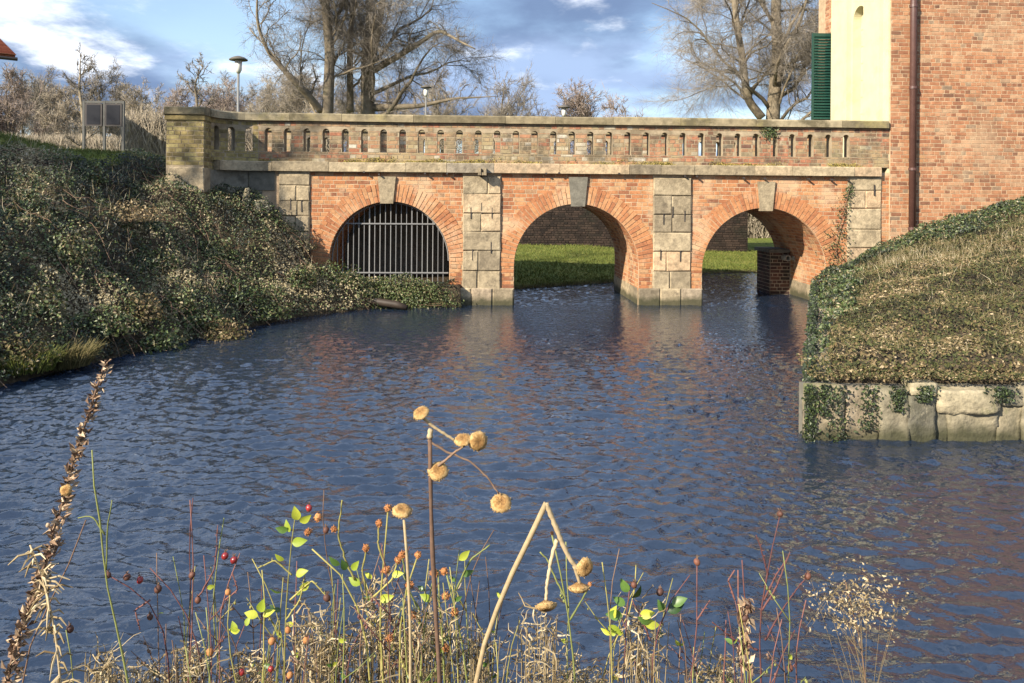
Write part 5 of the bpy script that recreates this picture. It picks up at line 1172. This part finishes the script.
# I: bare reddish shrub
t = rose(765, 1.2, 'bare purple brown shrub with upright twigs at lower right', [[(760,680),(758,630),(762,590),(768,560),(780,515)], [(765,640),(785,605),(806,577)], [(768,575),(760,545),(756,535)], [(742,680),(740,630),(736,590),(738,570)], [(752,680),(745,640),(748,600),(742,560)], [(762,610),(775,590),(790,552)], [(758,650),(735,640),(722,630),(712,622)], [(770,680),(782,650),(795,630)], [(764,600),(776,575),(786,560)], [(735,600),(728,580),(735,570)], [(722,680),(728,650),(726,620)], [(800,680),(790,650),(800,610),(806,600)]],
  [(780,514,'hip_dark'),(808,576),(748,605,'hip_dark'),(745,618,'hip_dark'),(790,668)], 'stem_red', [], 'hip_dark', .0024)
mb = MB(); m = 60; p = np.array([P(rng.uniform(738,752), rng.uniform(600,675), 1.2) for _ in range(m)])-np.array(t.location); leaves(mb, p, rng.normal(size=(m, 3))+VIEW*.6, rng.uniform(.012, .026, m), rng.random(m), .4, .4, tip=np.tile([.1, 0, -1.], (m, 1))+rng.normal(0, .3, (m, 3))); mb.build('withered_leaves', M['pod'], t)
# J: dry plume
t, r = plant('dry_plume', 862, 1.25, 'fluffy tan dried seed plume at the lower right', 'dead plant')
c = stem(t, r, [(866,680),(862,650),(855,620),(850,595),(845,580)], .0016, .0008, 'stem_brown', 1.25)
mb = MB(); m = 620; q = np.array([P(*xy, 1.25) for xy in zip(np.clip(rng.normal(858, 24, m), 806, 905), 602+rng.normal(0, 15, m))])-r; q[:, 1] += rng.normal(0, .02, m); leaves(mb, q, rng.normal(size=(m, 3)), rng.uniform(.003, .009, m), rng.random(m), .5, .4)
m = 26; q1 = np.array([P(*xy, 1.25) for xy in zip(np.clip(rng.normal(856, 26, m), 806, 905), 604+rng.normal(0, 15, m))])-r; b0 = c[rng.integers(17, 26, m)]; tubes(mb, np.stack([b0, (b0+q1)/2+[0, 0, .006], q1], 1), np.tile([.0005, .0004, .0003], (m, 1)), 3, np.full(m, .2)); mb.build('seed_fluff', M['straw'], t)
# K: straw tufts
ST = [(250,680,1.27,40,28,'loose tangle of straw behind the yellow leafed shoot'), (345,668,1.3,50,40,'loose tangle of straw behind the olive bush'), (415,672,1.28,60,45,'loose tangle of straw behind the tall stalk'), (575,682,1.28,40,20,'loose straw behind the bent stalk'), (720,682,1.3,40,22,'loose straw at the foot of the bare purple shrub'), (150,684,1.28,40,18,'loose straw behind the red hipped rose bush'), (312,655,1.2,34,44,'tangled straw tuft under the orange hips'), (378,640,1.25,30,60,'tall tangled straw tuft left of the tall stalk'), (428,650,1.22,42,50,'wide straw tuft at the foot of the tall stalk'), (540,655,1.2,24,40,'small straw tuft beside the bent stalk'), (640,650,1.2,26,42,'pale curled straw tuft under the dark leafed shoot'), (190,674,1.25,28,30,'straw tuft under the red hipped rose bush'), (105,672,1.2,22,22,'low straw tuft in the lower left'), (478,665,1.25,24,32,'low straw tuft right of the tall stalk')]
for (px, py, d, wpx, hpx, lb) in ST:
    t, r = plant('straw_tuft', px, d, lb, 'dry grass'); mb = MB(); m = int(wpx*(4.6 if wpx < 48 else 3.2))
    for i in range(m):
        q = rng.random()**.7; x = px+rng.normal(0, wpx*.5)*(1.1-.5*q); y1 = py+35-(hpx+35)*q*rng.uniform(.7, 1.15)
        c0 = P(x, y1, d+rng.normal(0, .035)); dr = rng.normal(0, 1, 3)*np.array([1, .6, .9]); L = rng.uniform(.012, .042)
        pts = [c0]; v = dr/np.linalg.norm(dr)
        for j in range(5): v = v+rng.normal(0, .45, 3)+np.array([0, 0, -.08]); v /= np.linalg.norm(v); pts.append(pts[-1]+v*L/4)
        mb.tube(np.array(pts)-r, np.linspace(.0011, .0004, 6)*rng.uniform(.6, 1.7), 3, rng.random(), cap=False)
    for i in range(int(wpx*1.1)):   # culms down to the bank
        a_ = np.array([rng.normal(0, .03), rng.normal(0, .03), -.02]); e_ = P(px+rng.normal(0, wpx*.5), py-hpx*rng.uniform(-.4, 1.0), d+rng.normal(0, .03))-r; mb.tube(curve(np.array([a_, (a_+e_)/2+rng.normal(0, .01, 3), e_]), 8), np.linspace(.0015, .0006, 8), 4, rng.random()*.8, cap=False)
    mb.build('blades', M['straw'], t)
# L: thin single stems
for (pts, d, mt, lb) in (([(222,680),(214,640),(210,600),(220,545),(224,518)], 1.3, 'stem_green', 'thin pale green bare stem left of the yellow leafed shoot'), ([(505,680),(508,650),(520,620)], 1.2, 'stem_olive', 'short olive stem right of the tall stalk'), ([(330,680),(332,640),(345,610),(322,560),(324,490)], 1.3, 'stem_brown', 'very thin brown twig rising above the orange seed heads'),
    ([(190,560),(188,530),(193,498)], 1.25, 'stem_red', 'fine dark twig above the red hipped rose bush'), ([(600,680),(607,650),(640,600),(636,565)], 1.3, 'stem_olive', 'fine olive twig behind the dark leafed shoot'), ([(460,680),(455,640),(470,580),(480,540),(494,530)], 1.3, 'stem_brown', 'fine brown twig curving right of the tall stalk'), ([(75,683),(72,650),(66,630)], 1.15, 'stem_green', 'short green stem between feathery stalk and rose bush')):
    t, r = plant('wild_plant', pts[0][0], d, lb, 'plant'); stem(t, r, pts, .0019, .0008, mt, d)

r2 = np.random.default_rng(77)
for i in range(95):
    px = (r2.uniform(150, 500) if i < 72 else r2.uniform(560, 830)); d = r2.uniform(1.12, 1.32); top = r2.uniform(540, 650)
    t, r = plant('wild_shoot', px, d, 'thin olive shoot with tiny buds rising from the straw', 'plant', 'thin shoots among the straw')
    x1 = px+r2.normal(0, 16); sm = MB(); c = stem(t, r, [(px,690),(px+r2.normal(0, 6),(690+top)/2),(x1,top)], .0016, .0007, '', d, mb=sm, n=22, wob=.0008)
    for k in range(3):
        j = int(r2.integers(12, 20)); dr = np.array([r2.choice([-1, 1])*r2.uniform(.5, 1), r2.normal(0, .3), r2.uniform(.5, 1.1)]); L = r2.uniform(.02, .055)
        sm.tube(np.array([c[j], c[j]+dr*L*.5, c[j]+dr*L+[0, 0, .006]]), [.001, .0008, .0005], 5, r2.random())
        for q in range(3): ball(sm, c[j]+dr*L*r2.uniform(.5, 1)+r2.normal(0, .001, 3), r2.uniform(.0012, .0022), r2.random(), 1.3, None, 6)
    sm.build('stem', M[('stem_green', 'stem_red', 'stem_olive', 'stem_brown')[i % 4]], t, True)
    for k in range(int(r2.integers(0, 6))):
        j = int(r2.integers(11, 21)); leafmesh(t, c[j], (r2.choice([-1, 1]), r2.normal(0, .3), r2.uniform(.1, .9)), VIEW+r2.normal(0, .4, 3), r2.uniform(.008, .017), .0036, ('leaf_dark', 'leaf_yellow')[int(r2.integers(0, 2))])

# ================================================================== CAMERA, LIGHT, WORLD
cam = bpy.data.cameras.new('camera'); co = bpy.data.objects.new('camera', cam); COL.objects.link(co)
cam.sensor_width = 36; cam.lens = FPX/1024*36; cam.shift_y = -(341.5-HY)/1024; cam.clip_start = .05; cam.clip_end = 4000
co.matrix_world = Matrix(((RIGHT[0], UP[0], 0, 0), (RIGHT[1], UP[1], -1, 0), (RIGHT[2], UP[2], 0, CAMZ), (0, 0, 0, 1)))
S.camera = co
sd = np.array([.72, .69, -.56]); sd /= np.linalg.norm(sd)       # direction the light travels
sl = bpy.data.lights.new('sun', 'SUN'); so = bpy.data.objects.new('sun', sl); COL.objects.link(so)
sl.energy = 5.0; sl.angle = rad(.5); sl.color = (1, .89, .74)
so.rotation_euler = Vector(tuple(sd)).to_track_quat('-Z', 'Y').to_euler(); so.location = (-20, -20, 30)
EL = math.asin(-sd[2]); AZ = math.atan2(-sd[0], -sd[1])
w = bpy.data.worlds.new('World'); S.world = w; w.use_nodes = True; nt = w.node_tree
bg = nt.nodes['Background']; sky = nn(nt, 'ShaderNodeTexSky', sky_type='NISHITA', sun_disc=False, sun_elevation=EL, sun_rotation=AZ)
sky.air_density = 1.0; sky.dust_density = .6; sky.ozone_density = 1.0
tc_ = nn(nt, 'ShaderNodeTexCoord'); sx = nn(nt, 'ShaderNodeSeparateXYZ'); nt.links.new(tc_.outputs['Generated'], sx.inputs[0])
ad = nn(nt, 'ShaderNodeMath', operation='ADD'); ad.inputs[1].default_value = .16; nt.links.new(sx.outputs['Z'], ad.inputs[0])
mx_ = nn(nt, 'ShaderNodeMath', operation='MAXIMUM'); mx_.inputs[1].default_value = .05; nt.links.new(ad.outputs[0], mx_.inputs[0])
dx = nn(nt, 'ShaderNodeMath', operation='DIVIDE'); nt.links.new(sx.outputs['X'], dx.inputs[0]); nt.links.new(mx_.outputs[0], dx.inputs[1])
dy = nn(nt, 'ShaderNodeMath', operation='DIVIDE'); nt.links.new(sx.outputs['Y'], dy.inputs[0]); nt.links.new(mx_.outputs[0], dy.inputs[1])
cx_ = nn(nt, 'ShaderNodeCombineXYZ'); nt.links.new(dx.outputs[0], cx_.inputs[0]); nt.links.new(dy.outputs[0], cx_.inputs[1])
def wn(sc, det, loc, ro=.55):
    mp = nn(nt, 'ShaderNodeMapping'); mp.inputs['Location'].default_value = loc; mp.inputs['Scale'].default_value = (1.0, .8, 1); nt.links.new(cx_.outputs[0], mp.inputs['Vector'])
    n = nn(nt, 'ShaderNodeTexNoise', i_Scale=sc, i_Detail=det, i_Roughness=ro); nt.links.new(mp.outputs[0], n.inputs['Vector']); return n.outputs['Fac']
def mr(v, a, b, lo=0., hi=1.):
    m_ = nn(nt, 'ShaderNodeMapRange', interpolation_type='SMOOTHSTEP'); m_.inputs['From Min'].default_value = a; m_.inputs['From Max'].default_value = b; m_.inputs['To Min'].default_value = lo; m_.inputs['To Max'].default_value = hi; nt.links.new(v, m_.inputs['Value']); return m_.outputs[0]
mu = nn(nt, 'ShaderNodeMath', operation='MULTIPLY'); nt.links.new(mr(wn(1.1, 8, (3.1, 1.2, 0)), .34, .58, .25, 1.0), mu.inputs[0]); nt.links.new(mr(sx.outputs['Z'], .22, .55, 1.0, .6), mu.inputs[1])
dk = mixc(nt, mr(wn(1.0, 7, (9.3, 2.2, 5), .5), .40, .60), (.95, 1.4, 2.35), (2.05, 2.75, 4.1))
dk = mixc(nt, mr(sx.outputs['Z'], .26, .5), dk, (3.6, 4.7, 7.0))
c1 = mixc(nt, mu.outputs[0], sky.outputs[0], dk)      # grey-blue cloud decks
c2 = mixc(nt, mr(wn(1.5, 9, (7.7, 4.1, 2), .6), .50, .68, 0, .92), c1, (6.2, 6.5, 7.0))         # bright cloud
nt.links.new(c2, bg.inputs['Color']); bg.inputs['Strength'].default_value = .105
S.view_settings.view_transform = 'Standard'; S.view_settings.look = 'None'; S.view_settings.exposure = 1.2; S.view_settings.gamma = 1.0
S.view_settings.use_curve_mapping = False
